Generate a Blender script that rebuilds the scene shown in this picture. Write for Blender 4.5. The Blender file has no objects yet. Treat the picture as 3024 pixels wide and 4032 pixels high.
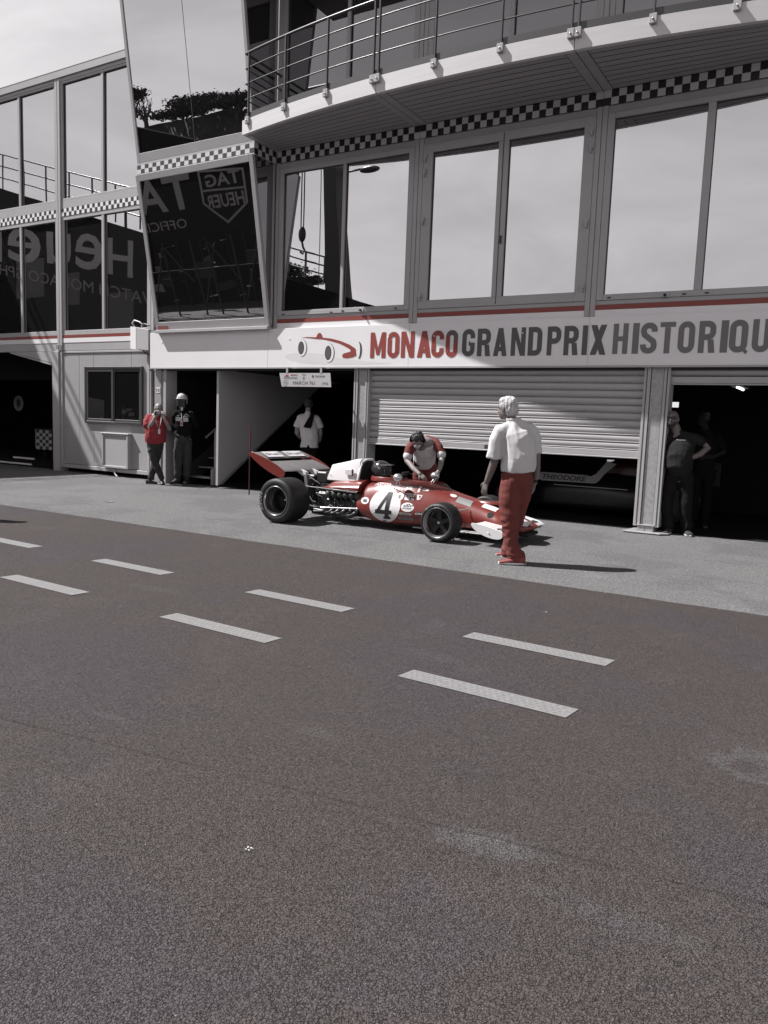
import bpy, bmesh, math, random
from mathutils import Vector, Matrix, noise
from mathutils.bvhtree import BVHTree
random.seed(7)
PI = math.pi
scene = bpy.context.scene
COL = scene.collection

# ------------------------------------------------------------------ camera
PITCH, ROLL, YAW, EYE = 0.11735, 0.0374922, 0.539416, 1.5
cd = bpy.data.cameras.new('camera'); cam = bpy.data.objects.new('camera', cd); COL.objects.link(cam)
cy, sy = math.cos(YAW), math.sin(YAW)
FW = Vector((-sy*math.cos(PITCH), cy*math.cos(PITCH), -math.sin(PITCH)))
R0 = Vector((cy, sy, 0)); U0 = R0.cross(FW)
RR = R0*math.cos(ROLL) + U0*math.sin(ROLL); UU = RR.cross(FW)
m = Matrix((RR, UU, -FW)).transposed().to_4x4(); m.translation = (0, 0, EYE)
cam.matrix_world = m
cd.sensor_fit = 'VERTICAL'; cd.sensor_height = 36.0; cd.lens = 3032.92/4032*36.0
cd.clip_start = 0.05; cd.clip_end = 2000
scene.camera = cam
scene.render.resolution_x = 768; scene.render.resolution_y = 1024

# ------------------------------------------------------------------ light
TO_SUN = Vector((-2.25, -1.0, 3.2)).normalized()
SUN_ELEV = math.asin(TO_SUN.z); SUN_ROT = math.atan2(TO_SUN.x, TO_SUN.y)
sd = bpy.data.lights.new('sun', 'SUN'); sd.energy = 4.6; sd.angle = math.radians(0.5); sd.color = (1.0, 0.985, 0.965)
sun = bpy.data.objects.new('sun', sd); COL.objects.link(sun)
sun.rotation_euler = (-TO_SUN).to_track_quat('-Z', 'Y').to_euler(); sun.location = (-30, -15, 45)

W = bpy.data.worlds.new('World'); scene.world = W; W.use_nodes = True
wn, wl = W.node_tree.nodes, W.node_tree.links
wn.clear()
out = wn.new('ShaderNodeOutputWorld'); bg = wn.new('ShaderNodeBackground')
sky = wn.new('ShaderNodeTexSky'); sky.sky_type = 'NISHITA'; sky.sun_disc = False
sky.sun_elevation = SUN_ELEV; sky.sun_rotation = SUN_ROT; sky.dust_density = 2.5; sky.air_density = 1.0
bw = wn.new('ShaderNodeRGBToBW'); wl.new(sky.outputs[0], bw.inputs[0])
tc = wn.new('ShaderNodeTexCoord'); mp = wn.new('ShaderNodeMapping'); mp.inputs['Scale'].default_value = (1.0, 1.6, 3.4)
mp.inputs['Rotation'].default_value = (0.2, 0.1, 0.5)
wl.new(tc.outputs['Generated'], mp.inputs[0])
nz = wn.new('ShaderNodeTexNoise'); nz.inputs['Scale'].default_value = 2.6; nz.inputs['Detail'].default_value = 7; nz.inputs['Roughness'].default_value = 0.55
nz.inputs['Distortion'].default_value = 0.6
wl.new(mp.outputs[0], nz.inputs[0])
rp = wn.new('ShaderNodeValToRGB'); rp.color_ramp.elements[0].position = 0.38; rp.color_ramp.elements[0].color = (0, 0, 0, 1)
rp.color_ramp.elements[1].position = 0.68; rp.color_ramp.elements[1].color = (1, 1, 1, 1)
wl.new(nz.outputs[0], rp.inputs[0])
mx = wn.new('ShaderNodeMix'); mx.data_type = 'FLOAT'        # thin cloud brightens the veiled sky
wl.new(rp.outputs[0], mx.inputs[0])
m1 = wn.new('ShaderNodeMath'); m1.operation = 'MULTIPLY_ADD'; m1.inputs[1].default_value = 0.55; m1.inputs[2].default_value = 4.7
wl.new(bw.outputs[0], m1.inputs[0]); wl.new(m1.outputs[0], mx.inputs[2])
m2 = wn.new('ShaderNodeMath'); m2.operation = 'MULTIPLY_ADD'; m2.inputs[1].default_value = 0.55; m2.inputs[2].default_value = 6.9
wl.new(bw.outputs[0], m2.inputs[0]); wl.new(m2.outputs[0], mx.inputs[3])
sz = wn.new('ShaderNodeSeparateXYZ'); wl.new(tc.outputs['Generated'], sz.inputs[0])       # hazy bright low sky, deep zenith
zr = wn.new('ShaderNodeValToRGB'); zr.color_ramp.elements[0].position = 0.30; zr.color_ramp.elements[0].color = (1, 1, 1, 1)
zr.color_ramp.elements[1].position = 0.80; zr.color_ramp.elements[1].color = (.06, .06, .06, 1)
wl.new(sz.outputs[2], zr.inputs[0])
zm = wn.new('ShaderNodeMath'); zm.operation = 'MULTIPLY'; wl.new(mx.outputs[0], zm.inputs[0]); wl.new(zr.outputs[0], zm.inputs[1])
tint = wn.new('ShaderNodeMix'); tint.data_type = 'RGBA'; tint.blend_type = 'MULTIPLY'; tint.inputs[0].default_value = 1
cmb = wn.new('ShaderNodeCombineColor')
for k in range(3): wl.new(zm.outputs[0], cmb.inputs[k])
wl.new(cmb.outputs[0], tint.inputs[6]); tint.inputs[7].default_value = (1.0, 0.975, 0.995, 1)
wl.new(tint.outputs[2], bg.inputs[0]); bg.inputs[1].default_value = 0.064
wl.new(bg.outputs[0], out.inputs[0])
scene.view_settings.view_transform = 'Standard'; scene.view_settings.look = 'None'
scene.view_settings.exposure = 1.0; scene.view_settings.gamma = 1.0

# ------------------------------------------------------------------ materials
def mat(name, col, rough=0.6, metal=0.0, spec=0.5, var=0.0, vscale=3.0, bump=0.0, bscale=40.0, stretch=(1, 1, 1), coat=0.0, detail=4.0):
    M = bpy.data.materials.new(name); M.use_nodes = True
    n, l = M.node_tree.nodes, M.node_tree.links
    p = n['Principled BSDF']
    if not hasattr(col, '__len__'): col = (col*1.015, col*0.985, col*1.01)
    p.inputs['Base Color'].default_value = (*col, 1); p.inputs['Roughness'].default_value = rough
    p.inputs['Metallic'].default_value = metal; p.inputs['Specular IOR Level'].default_value = spec
    p.inputs['Coat Weight'].default_value = coat
    if var or bump:
        t = n.new('ShaderNodeTexCoord'); mp = n.new('ShaderNodeMapping'); mp.inputs['Scale'].default_value = stretch
        l.new(t.outputs['Object'], mp.inputs[0])
    if var:
        z = n.new('ShaderNodeTexNoise'); z.inputs['Scale'].default_value = vscale; z.inputs['Detail'].default_value = detail
        z.inputs['Roughness'].default_value = 0.65
        l.new(mp.outputs[0], z.inputs[0])
        r = n.new('ShaderNodeValToRGB'); r.color_ramp.elements[0].position = 0.3; r.color_ramp.elements[1].position = 0.7
        r.color_ramp.elements[0].color = (*[c*(1-var) for c in col], 1); r.color_ramp.elements[1].color = (*[min(1, c*(1+var)) for c in col], 1)
        l.new(z.outputs[0], r.inputs[0]); l.new(r.outputs[0], p.inputs['Base Color'])
    if bump:
        z2 = n.new('ShaderNodeTexNoise'); z2.inputs['Scale'].default_value = bscale; z2.inputs['Detail'].default_value = 3
        l.new(mp.outputs[0], z2.inputs[0])
        b = n.new('ShaderNodeBump'); b.inputs['Strength'].default_value = bump; b.inputs['Distance'].default_value = 0.01
        l.new(z2.outputs[0], b.inputs['Height']); l.new(b.outputs[0], p.inputs['Normal'])
    return M

def mirror_glass(name, refl, dark=0.012, wob=0.0):
    M = bpy.data.materials.new(name); M.use_nodes = True
    n, l = M.node_tree.nodes, M.node_tree.links; n.clear()
    o = n.new('ShaderNodeOutputMaterial'); a = n.new('ShaderNodeAddShader')
    g = n.new('ShaderNodeBsdfGlossy'); g.inputs['Roughness'].default_value = 0.0
    g.inputs['Color'].default_value = (refl, refl*0.985, refl*1.005, 1)
    d = n.new('ShaderNodeBsdfDiffuse'); d.inputs['Color'].default_value = (dark, dark*0.95, dark, 1)
    l.new(g.outputs[0], a.inputs[0]); l.new(d.outputs[0], a.inputs[1]); l.new(a.outputs[0], o.inputs[0])
    if wob:
        t = n.new('ShaderNodeTexCoord'); z = n.new('ShaderNodeTexNoise'); z.inputs['Scale'].default_value = 0.9; z.inputs['Detail'].default_value = 1
        l.new(t.outputs['Object'], z.inputs[0]); b = n.new('ShaderNodeBump'); b.inputs['Strength'].default_value = wob; b.inputs['Distance'].default_value = 0.02
        l.new(z.outputs[0], b.inputs['Height']); l.new(b.outputs[0], g.inputs['Normal'])
    return M

def screen_glass(name, tintc=0.55, gl=0.10):
    M = bpy.data.materials.new(name); M.use_nodes = True
    n, l = M.node_tree.nodes, M.node_tree.links; n.clear()
    o = n.new('ShaderNodeOutputMaterial'); m_ = n.new('ShaderNodeMixShader'); m_.inputs[0].default_value = gl
    t = n.new('ShaderNodeBsdfTransparent'); t.inputs[0].default_value = (tintc, tintc, tintc, 1)
    g = n.new('ShaderNodeBsdfGlossy'); g.inputs['Roughness'].default_value = 0.03
    l.new(t.outputs[0], m_.inputs[1]); l.new(g.outputs[0], m_.inputs[2]); l.new(m_.outputs[0], o.inputs[0])
    return M

def emit(name, v):
    M = bpy.data.materials.new(name); M.use_nodes = True
    p = M.node_tree.nodes['Principled BSDF']; p.inputs['Emission Color'].default_value = (1, 0.98, 1, 1); p.inputs['Emission Strength'].default_value = v
    p.inputs['Base Color'].default_value = (.8, .8, .8, 1)
    return M

def asphalt(name, c_dark, c_light, patch, cells, bump, pit=0.35, sparkle=0.0, bdist=0.004, grain=0.0, marks=None):
    """stone chippings bound in bitumen: warped stones, pitted gaps, tinted and bleached patches"""
    M = bpy.data.materials.new(name); M.use_nodes = True
    n, l = M.node_tree.nodes, M.node_tree.links; p = n['Principled BSDF']
    t = n.new('ShaderNodeTexCoord')
    def N(kind, **k):
        x = n.new(kind)
        for a, b in k.items(): x.inputs[a].default_value = b
        return x
    def mixc(f, A, B, blend='MIX'):
        x = n.new('ShaderNodeMix'); x.data_type = 'RGBA'; x.blend_type = blend
        for s, v in ((0, f), (6, A), (7, B)):
            if hasattr(v, 'node'): l.new(v, x.inputs[s])
            else: x.inputs[s].default_value = v
        return x.outputs[2]
    def ramp(src, a, b, ca=(0, 0, 0, 1), cb=(1, 1, 1, 1)):
        r = n.new('ShaderNodeValToRGB'); r.color_ramp.elements[0].position = a; r.color_ramp.elements[1].position = b
        r.color_ramp.elements[0].color = ca; r.color_ramp.elements[1].color = cb; l.new(src, r.inputs[0]); return r.outputs[0]
    def noise_(scale, detail, rough=.6, vec=None):
        x = N('ShaderNodeTexNoise', Scale=scale, Detail=detail, Roughness=rough); l.new(vec or t.outputs['Object'], x.inputs[0]); return x
    def math_(op, a, b_, c=None):
        x = n.new('ShaderNodeMath'); x.operation = op
        for s, v in enumerate((a, b_, c)):
            if v is None: continue
            if hasattr(v, 'node'): l.new(v, x.inputs[s])
            else: x.inputs[s].default_value = v
        return x.outputs[0]
    warp = noise_(cells*.55, 3.0)
    wv = n.new('ShaderNodeVectorMath'); wv.operation = 'MULTIPLY_ADD'; wv.inputs[1].default_value = (1.35/cells,)*3
    l.new(warp.outputs['Color'], wv.inputs[0]); l.new(t.outputs['Object'], wv.inputs[2])
    v1 = N('ShaderNodeTexVoronoi', Scale=cells); l.new(wv.outputs[0], v1.inputs['Vector'])
    ve = n.new('ShaderNodeTexVoronoi'); ve.feature = 'DISTANCE_TO_EDGE'; ve.inputs['Scale'].default_value = cells; l.new(wv.outputs[0], ve.inputs['Vector'])
    fine = noise_(cells*1.5, 3.0, .7); pitn = noise_(cells*1.05, 3.0, .6)
    big = noise_(.62, 6.0, .62); big2 = noise_(1.7, 5.0, .6); mid = noise_(6.0, 6.0, .72)
    sep = n.new('ShaderNodeSeparateColor'); l.new(v1.outputs['Color'], sep.inputs[0])
    tone = math_('MULTIPLY_ADD', sep.outputs[0], .45, math_('MULTIPLY', fine.outputs[0], .55))
    base = mixc(tone, (*c_dark, 1), (*c_light, 1))
    base = mixc(ramp(big.outputs[0], .49, .56), base, mixc(1.0, base, (*patch, 1), 'MULTIPLY'))
    base = mixc(ramp(big2.outputs[0], .55, .72, (0, 0, 0, 1), (.8, .8, .8, 1)), base, mixc(1.0, base, (1.22, 1.22, 1.26, 1), 'MULTIPLY'))
    base = mixc(ramp(mid.outputs[0], .25, .42, (.55, .55, .55, 1), (0, 0, 0, 1)), base, mixc(1.0, base, (.72, .72, .73, 1), 'MULTIPLY'))
    if grain:
        g = noise_(grain, 4.0, .75); base = mixc(1.0, base, ramp(g.outputs[0], .30, .70, (.55, .55, .55, 1), (1.4, 1.4, 1.4, 1)), 'MULTIPLY')
    if marks:
        sx = n.new('ShaderNodeSeparateXYZ'); l.new(t.outputs['Object'], sx.inputs[0])
        wn_ = noise_(3.2, 5.0, .75).outputs[0]
        for (mx_, my_, rx, ry, k_, lo, hi) in marks[0]:            # bleached scuffs and a ring left by a drum
            a_ = math_('MULTIPLY', math_('SUBTRACT', sx.outputs[0], mx_), 1/rx); b2 = math_('MULTIPLY', math_('SUBTRACT', sx.outputs[1], my_), 1/ry)
            d_ = math_('SQRT', math_('ADD', math_('MULTIPLY', a_, a_), math_('MULTIPLY', b2, b2)), None)
            d_ = math_('MULTIPLY_ADD', math_('SUBTRACT', wn_, .5), 2.6, d_)
            f_ = ramp(d_, lo, hi, (1, 1, 1, 1), (0, 0, 0, 1)) if lo < .5 else math_('MULTIPLY', ramp(d_, lo, hi, (1, 1, 1, 1), (0, 0, 0, 1)), ramp(d_, lo*.35, lo*.8))
            f_ = math_('MULTIPLY', math_('MULTIPLY', f_, ramp(fine.outputs[0], .35, .6)), k_)
            base = mixc(f_, base, (.16, .158, .168, 1))
        for (x0, y0, sl, w_) in marks[1]:                       # old paving seams
            e_ = math_('ABSOLUTE', math_('SUBTRACT', math_('MULTIPLY_ADD', sx.outputs[0], -sl, sx.outputs[1]), y0-sl*x0), None)
            e_ = math_('MULTIPLY_ADD', math_('SUBTRACT', wn_, .5), w_*3.5, e_)
            base = mixc(math_('MULTIPLY', ramp(e_, 0.0, w_, (1, 1, 1, 1), (0, 0, 0, 1)), .45), base, (*[c*.35 for c in c_dark], 1))
    gap = ramp(ve.outputs[0], .0, .16, (1, 1, 1, 1), (0, 0, 0, 1))
    pits = math_('MULTIPLY', gap, ramp(pitn.outputs[0], .42, .58))
    base = mixc(math_('MULTIPLY', pits, min(1, pit*2)), base, (*[c*.12 for c in c_dark], 1))
    if sparkle:
        v3 = N('ShaderNodeTexVoronoi', Scale=cells*1.25); l.new(wv.outputs[0], v3.inputs['Vector'])
        s3 = n.new('ShaderNodeSeparateColor'); l.new(v3.outputs['Color'], s3.inputs[0])
        base = mixc(math_('MULTIPLY', ramp(s3.outputs[1], 1-sparkle, 1-sparkle+.002), ramp(v3.outputs['Distance'], .18, .32, (1, 1, 1, 1), (0, 0, 0, 1))), base, (.26, .25, .26, 1))
    l.new(base, p.inputs['Base Color'])
    p.inputs['Roughness'].default_value = .8; p.inputs['Specular IOR Level'].default_value = .3
    hgt = math_('MULTIPLY_ADD', sep.outputs[2], .55, math_('MULTIPLY', fine.outputs[0], .9))
    hgt = math_('MULTIPLY_ADD', pits, -1.3, hgt); hgt = math_('MULTIPLY_ADD', v1.outputs['Distance'], -.45, hgt)
    b = n.new('ShaderNodeBump'); b.inputs['Strength'].default_value = bump; b.inputs['Distance'].default_value = bdist
    l.new(hgt, b.inputs['Height']); l.new(b.outputs[0], p.inputs['Normal'])
    return M

M = {}
M['apron'] = asphalt('worn_pale_asphalt', (.115, .112, .115), (.265, .26, .265), (.84, .84, .85), 100, 0.9, .55, 0.03, 0.005, 30, ((), ((-8, 9.95, -.03, .010), (-3, 7.62, .012, .008), (-6, 8.3, .05, .02))))
M['road'] = asphalt('dark_road_asphalt', (.056, .0462, .0448), (.096, .0800, .0775), (.97, .98, 1.10), 112, 1.0, .26, 0.020, 0.0075, 0, (((-.98, 2.46, .22, .11, .8, .2, 1.0), (-.27, 3.77, .26, .17, .6, .75, 1.15), (-2.05, 2.9, .22, .08, .25, .2, 1.0), (-2.2, 4.35, .35, .12, .25, .2, 1.0), (-.5, 2.3, .45, .07, .25, .2, 1.0), (-5.0, 4.55, .4, .1, .25, .2, 1.0), (-3.0, 2.45, .2, .06, .3, .2, 1.0)), ((-1.03, 2.5, .153, .012), (-1.94, 5.01, .45, .006))))
M['marking'] = mat('grey_road_tape', .175, .7, var=.2, vscale=45, detail=6)
M['tread'] = mat('tape_tread', .12, .8)
M['alu'] = mat('grey_aluminium', .31, .45, spec=.4, var=.05, vscale=1.2)
M['alu_l'] = mat('pale_painted_metal', .33, .5, var=.05, vscale=1.5)
M['alu_d'] = mat('seam_rubber', .03, .7)
M['white'] = mat('white_panel', .66, .45, spec=.3, var=.03, vscale=.8)
M['fascia'] = mat('white_balcony_metal', .50, .45, var=.05, vscale=1.2, stretch=(1, 1, 14))
M['ivory'] = mat('off_white_check', .48, .5)
M['black'] = mat('black_check', .012, .5)
M['red_stripe'] = mat('red_stripe_paint', (.19, .034, .028), .5)
M['red_ltr'] = mat('red_lettering', (.22, .036, .030), .5)
M['dk_ltr'] = mat('dark_grey_lettering', .07, .5)
M['md_ltr'] = mat('mid_grey_lettering', .125, .5)
M['lt_ltr'] = mat('pale_grey_print', .58, .5)
M['soffit'] = mat('grey_soffit_boards', .27, .5, var=.08, vscale=2, stretch=(.3, 4, 1))
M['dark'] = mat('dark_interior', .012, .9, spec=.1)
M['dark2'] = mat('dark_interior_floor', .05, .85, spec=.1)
M['galv'] = mat('galvanised_steel', .30, .5, metal=.25, var=.22, vscale=16, detail=6)
M['slat'] = mat('shutter_metal', .34, .5, metal=.15, var=.06, vscale=2, stretch=(1, 1, 8))
M['glass'] = mirror_glass('solar_mirror_glass', .465, .006, wob=.04)
M['glass_l'] = mirror_glass('solar_mirror_glass_left', .40, .008, wob=.04)
M['glass_d'] = mirror_glass('dark_tinted_glass', .30, .012, wob=.03)
M['glass_u'] = mirror_glass('soffit_dimmed_glass', .17, .010, wob=.03)  # upper storey panes, darkened to imitate the dim soffit they would mirror
M['glass_b'] = mirror_glass('bay_mirror_glass', .40, .006, wob=.03)
M['bblack'] = mat('banner_black', .008, .9, spec=.05)
M['glass_c'] = mirror_glass('plain_window_glass', .20, .006)
M['rail'] = mat('dark_rail_paint', .045, .35, spec=.6)
M['steel'] = mat('bright_steel', .55, .28, metal=.8)
M['chrome'] = mat('chrome', .75, .12, metal=1.0)
M['roofed'] = mat('roof_membrane', .3, .8)

# ------------------------------------------------------------------ mesh builder
WM = {}
def tag(o, label=None, cat=None, group=None, kind=None):
    if label: o['label'] = label
    if cat: o['category'] = cat
    if group: o['group'] = group
    if kind: o['kind'] = kind
    return o
def thing(name, label, cat, loc=(0, 0, 0), rotz=0.0, group=None):
    o = bpy.data.objects.new(name, None); COL.objects.link(o)
    o.empty_display_size = 0.2
    o.location = loc; o.rotation_euler = (0, 0, rotz)
    WM[o.name] = Matrix.Translation(Vector(loc)) @ Matrix.Rotation(rotz, 4, 'Z')
    return tag(o, label, cat, group)

class MB:
    def __init__(s): s.v = []; s.f = []; s.m = []; s.sm = []
    def add(s, vs, fs, mi=0, smooth=False):
        o = len(s.v); s.v += [tuple(v) for v in vs]
        for f in fs: s.f.append([i+o for i in f]); s.m.append(mi); s.sm.append(smooth)
        return s
    def box(s, x0, x1, y0, y1, z0, z1, mi=0):
        vs = [(x, y, z) for z in (z0, z1) for y in (y0, y1) for x in (x0, x1)]
        return s.add(vs, [(0, 2, 3, 1), (4, 5, 7, 6), (0, 1, 5, 4), (2, 6, 7, 3), (0, 4, 6, 2), (1, 3, 7, 5)], mi)
    def poly(s, pts, mi=0): return s.add(pts, [list(range(len(pts)))], mi)
    def prism(s, pts, d, mi=0):
        n = len(pts); d = Vector(d); a = [Vector(p) for p in pts]; b = [p+d for p in a]
        fs = [list(range(n))[::-1], list(range(n, 2*n))] + [[i, (i+1) % n, n+(i+1) % n, n+i] for i in range(n)]
        return s.add(a+b, fs, mi)
    def loft(s, rings, mi=0, caps=True, closed=True, smooth=True):
        n = len(rings[0]); vs = [p for r in rings for p in r]; fs = []
        for k in range(len(rings)-1):
            for i in range(n if closed else n-1):
                j = (i+1) % n; fs.append((k*n+i, k*n+j, (k+1)*n+j, (k+1)*n+i))
        s.add(vs, fs, mi, smooth)
        if caps and closed:
            s.add(rings[0], [list(range(n))[::-1]], mi, smooth); s.add(rings[-1], [list(range(n))], mi, smooth)
        return s
    def tube(s, pts, r, n=8, mi=0, ref=(0, 0, 1), smooth=True):
        pts = [Vector(p) for p in pts]; rings = []
        for i, p in enumerate(pts):
            T = (pts[min(i+1, len(pts)-1)]-pts[max(i-1, 0)]).normalized(); R = Vector(ref)
            if abs(T.dot(R)) > .95: R = Vector((1, 0, 0))
            A = T.cross(R).normalized(); B = A.cross(T); rr = r[i] if hasattr(r, '__len__') else r
            rings.append([p+A*rr*math.cos(2*PI*k/n)+B*rr*math.sin(2*PI*k/n) for k in range(n)])
        return s.loft(rings, mi, smooth=smooth)
    def ball(s, c, r, mi=0, nu=14, nv=9, rot=None):
        if not hasattr(r, '__len__'): r = (r, r, r)
        c = Vector(c); rings = []
        for j in range(1, nv):
            a = PI*j/nv
            ring = []
            for i in range(nu):
                v = Vector((r[0]*math.sin(a)*math.cos(2*PI*i/nu), r[1]*math.sin(a)*math.sin(2*PI*i/nu), r[2]*math.cos(a)))
                if rot is not None: v = rot @ v
                ring.append(c+v)
            rings.append(ring)
        return s.loft(rings, mi)
    def lathe(s, prof, c, axis='Y', n=40, mi=0, a0=0.0):
        """prof: list of (radius, along)"""
        c = Vector(c); rings = []
        for r, t in prof:
            ring = []
            for k in range(n):
                a = 2*PI*k/n+a0
                if axis == 'Y': ring.append(c+Vector((r*math.cos(a), t, r*math.sin(a))))
                elif axis == 'Z': ring.append(c+Vector((r*math.cos(a), r*math.sin(a), t)))
                else: ring.append(c+Vector((t, r*math.cos(a), r*math.sin(a))))
            rings.append(ring)
        return s.loft(rings, mi, caps=False)
    def disc(s, c, r, n=24, mi=0, ny=(1, 0, 0), nz=(0, 0, 1), r2=None, z=0):
        c = Vector(c); A = Vector(ny); B = Vector(nz)
        return s.poly([c+A*r*math.cos(2*PI*k/n)+B*(r2 or r)*math.sin(2*PI*k/n) for k in range(n)], mi)
    def build(s, name, mats, parent=None, bevel=0.0, local=False, fix=True, seg=1):
        if not isinstance(mats, (list, tuple)): mats = [mats]
        me = bpy.data.meshes.new(name)
        vs = s.v
        W0 = Matrix.Identity(4)
        if parent is not None: W0 = WM[parent.name]
        if not local:
            I = W0.inverted(); vs = [tuple(I @ Vector(v)) for v in vs]
        me.from_pydata(vs, [], s.f)
        for mm in mats: me.materials.append(mm)
        for p, mi, sm in zip(me.polygons, s.m, s.sm): p.material_index = mi; p.use_smooth = sm
        if fix:
            b = bmesh.new(); b.from_mesh(me); bmesh.ops.recalc_face_normals(b, faces=b.faces); b.to_mesh(me); b.free()
        me.update()
        o = bpy.data.objects.new(name, me); COL.objects.link(o)
        if parent is not None: o.parent = parent
        WM[o.name] = W0
        if bevel:
            bv = o.modifiers.new('bevel', 'BEVEL'); bv.width = bevel; bv.segments = seg; bv.limit_method = 'ANGLE'; bv.angle_limit = .6
        return o

def text_geo(body, bold=0.0, shear=0.0):
    """letter outlines of the built-in font as (verts, faces) in a 2-D box starting at 0,0"""
    cu = bpy.data.curves.new('t', 'FONT'); cu.body = body; cu.size = 1.0; cu.offset = bold; cu.shear = shear; cu.resolution_u = 3
    o = bpy.data.objects.new('t', cu); COL.objects.link(o)
    bpy.context.view_layer.update()
    dg = bpy.context.evaluated_depsgraph_get(); me = o.evaluated_get(dg).to_mesh()
    vs = [v.co.copy() for v in me.vertices]; fs = [list(p.vertices) for p in me.polygons]
    o.evaluated_get(dg).to_mesh_clear(); bpy.data.objects.remove(o); bpy.data.curves.remove(cu)
    x0 = min(v.x for v in vs); x1 = max(v.x for v in vs); y0 = min(v.y for v in vs); y1 = max(v.y for v in vs)
    return [((v.x-x0)/(x1-x0), (v.y-y0)/(y1-y0)) for v in vs], fs
def put_text(mb, body, o, ax, az, w, h, mi=0, bold=0.0, shear=0.0, slope=0.0):
    """fit the text into the w x h box whose lower start corner is o, along unit axes ax, az"""
    vs, fs = text_geo(body, bold, shear); o = Vector(o); ax = Vector(ax); az = Vector(az)
    return mb.add([o+ax*(u*w)+az*(v*h+slope*u*w) for u, v in vs], fs, mi)

# condensed poster lettering built from strokes (box 1 high)
def ribbon(pts, t, closed=False):
    n = len(pts); L = []; Rr = []
    for i in range(n):
        if closed: a, b, c = pts[i-1], pts[i], pts[(i+1) % n]
        else: a, b, c = pts[max(i-1, 0)], pts[i], pts[min(i+1, n-1)]
        d1 = Vector((b[0]-a[0], b[1]-a[1])); d2 = Vector((c[0]-b[0], c[1]-b[1]))
        if d1.length < 1e-9: d1 = d2
        if d2.length < 1e-9: d2 = d1
        d1.normalize(); d2.normalize(); T = (d1+d2)
        T = T.normalized() if T.length > 1e-6 else d1
        N_ = Vector((-T.y, T.x)); k = 1/max(.35, N_.dot(Vector((-d1.y, d1.x))))
        L.append((b[0]+N_.x*t/2*k, b[1]+N_.y*t/2*k)); Rr.append((b[0]-N_.x*t/2*k, b[1]-N_.y*t/2*k))
    q = []
    for i in range(n if closed else n-1):
        j = (i+1) % n; q.append([Rr[i], Rr[j], L[j], L[i]])
    return q
def arcp(cx, cy_, rx, ry, a0, a1, n=7):
    return [(cx+rx*math.cos(math.radians(a0+(a1-a0)*k/n)), cy_+ry*math.sin(math.radians(a0+(a1-a0)*k/n))) for k in range(n+1)]
ST = .185
def glyph(ch):
    t = ST; h = t/2; w = .53; r = .16
    def V(x, a=0, b=1): return [[(x, a), (x+t, a), (x+t, b), (x, b)]]
    def Hb(x0, x1, y): return [[(x0, y-h*.85), (x1, y-h*.85), (x1, y+h*.85), (x0, y+h*.85)]]
    def D(xa, xb, k=1.12): return [[(xa, 0), (xa+t*k, 0), (xb+t*k, 1), (xb, 1)]]
    tl = lambda: arcp(h+r, 1-h-r, r, r, 180, 90); tr = lambda: arcp(w-h-r, 1-h-r, r, r, 90, 0)
    br = lambda: arcp(w-h-r, h+r, r, r, 0, -90); bl = lambda: arcp(h+r, h+r, r, r, 270, 180)
    if ch == 'I': return t, V(0)
    if ch == 'H': return w, V(0)+V(w-t)+Hb(t, w-t, .5)
    if ch == 'M':
        w = .70; return w, V(0)+V(w-t)+[[(w/2-t*.36, .12), (w/2+t*.36, .12), (t*1.0, 1), (t*.35, 1)], [(w/2-t*.36, .12), (w/2+t*.36, .12), (w-t*.35, 1), (w-t*1.0, 1)]]
    if ch == 'N': w = .60; return w, V(0)+V(w-t)+[[(w-t*1.1, 0), (w-t*.15, 0), (t*1.1, 1), (t*.15, 1)]]
    if ch == 'A': w = .60; return w, D(0, w/2-t*.56)+[[(w-t*1.12, 0), (w, 0), (w/2+t*.56, 1), (w/2-t*.56, 1)]]+Hb(.17, w-.17, .25)
    if ch == 'X': w = .56; return w, [[(0, 0), (t*1.15, 0), (w, 1), (w-t*1.15, 1)], [(w-t*1.15, 0), (w, 0), (t*1.15, 1), (0, 1)]]
    if ch == 'T': w = .49; return w, V(w/2-h, 0, 1-t*.9)+Hb(0, w, 1-h*.85)
    if ch == 'O': return w, ribbon(tl()+tr()+br()+bl(), t, True)
    if ch == 'Q': return w, ribbon(tl()+tr()+br()+bl(), t, True)+[[(.30, .16), (.37, .24), (.56, .03), (.50, -.06)]]
    if ch == 'U': return w, ribbon([(h, 1)]+[(h, h+r)]+bl()[::-1]+br()[::-1]+[(w-h, 1)], t)
    if ch == 'C': return w, ribbon([(w-h, .66)]+tr()[::-1]+tl()[::-1]+bl()[::-1]+br()[::-1]+[(w-h, .34)], t)
    if ch == 'G': return w, ribbon([(w-h, .66)]+tr()[::-1]+tl()[::-1]+bl()[::-1]+br()[::-1]+[(w-h, .5)], t)+Hb(w*.52, w-t, .47)
    if ch == 'D': return w, V(0)+ribbon([(t, 1-h)]+tr()+br()+[(t, h)], t)
    if ch in 'PR':
        q = V(0)+ribbon([(t, 1-h)]+arcp(w-h-r, 1-h-r, r, r, 90, 0)+arcp(w-h-r, .42+h+r-.02, r, r, 0, -90)+[(t, .42+h-.02)], t)
        if ch == 'R': q += [[(w-t*1.08, 0), (w, 0), (w-.06, .42), (w-.06-t, .42)]]
        return w, q
    if ch == 'S':
        p = [(w-h, .70)]+tr()[::-1]+tl()[::-1]+[(h, .70), (h+.03, .61), (w/2, .5), (w-h-.03, .39), (w-h, .30)]+br()+bl()+[(h, .30)]
        return w, ribbon(p, t)
    return .3, []
def poster(mb, word, xs, z0, z1, y, mi=0):
    """each letter fitted between its own left and right edge"""
    for ch, (xa, xb) in zip(word, xs):
        w, polys = glyph(ch); k = 0
        for q in polys:
            k += 1
            mb.poly([(xa+(xb-xa)*u/w, y-.0004*(k % 9), z0+(z1-z0)*v) for u, v in q], mi)

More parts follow.
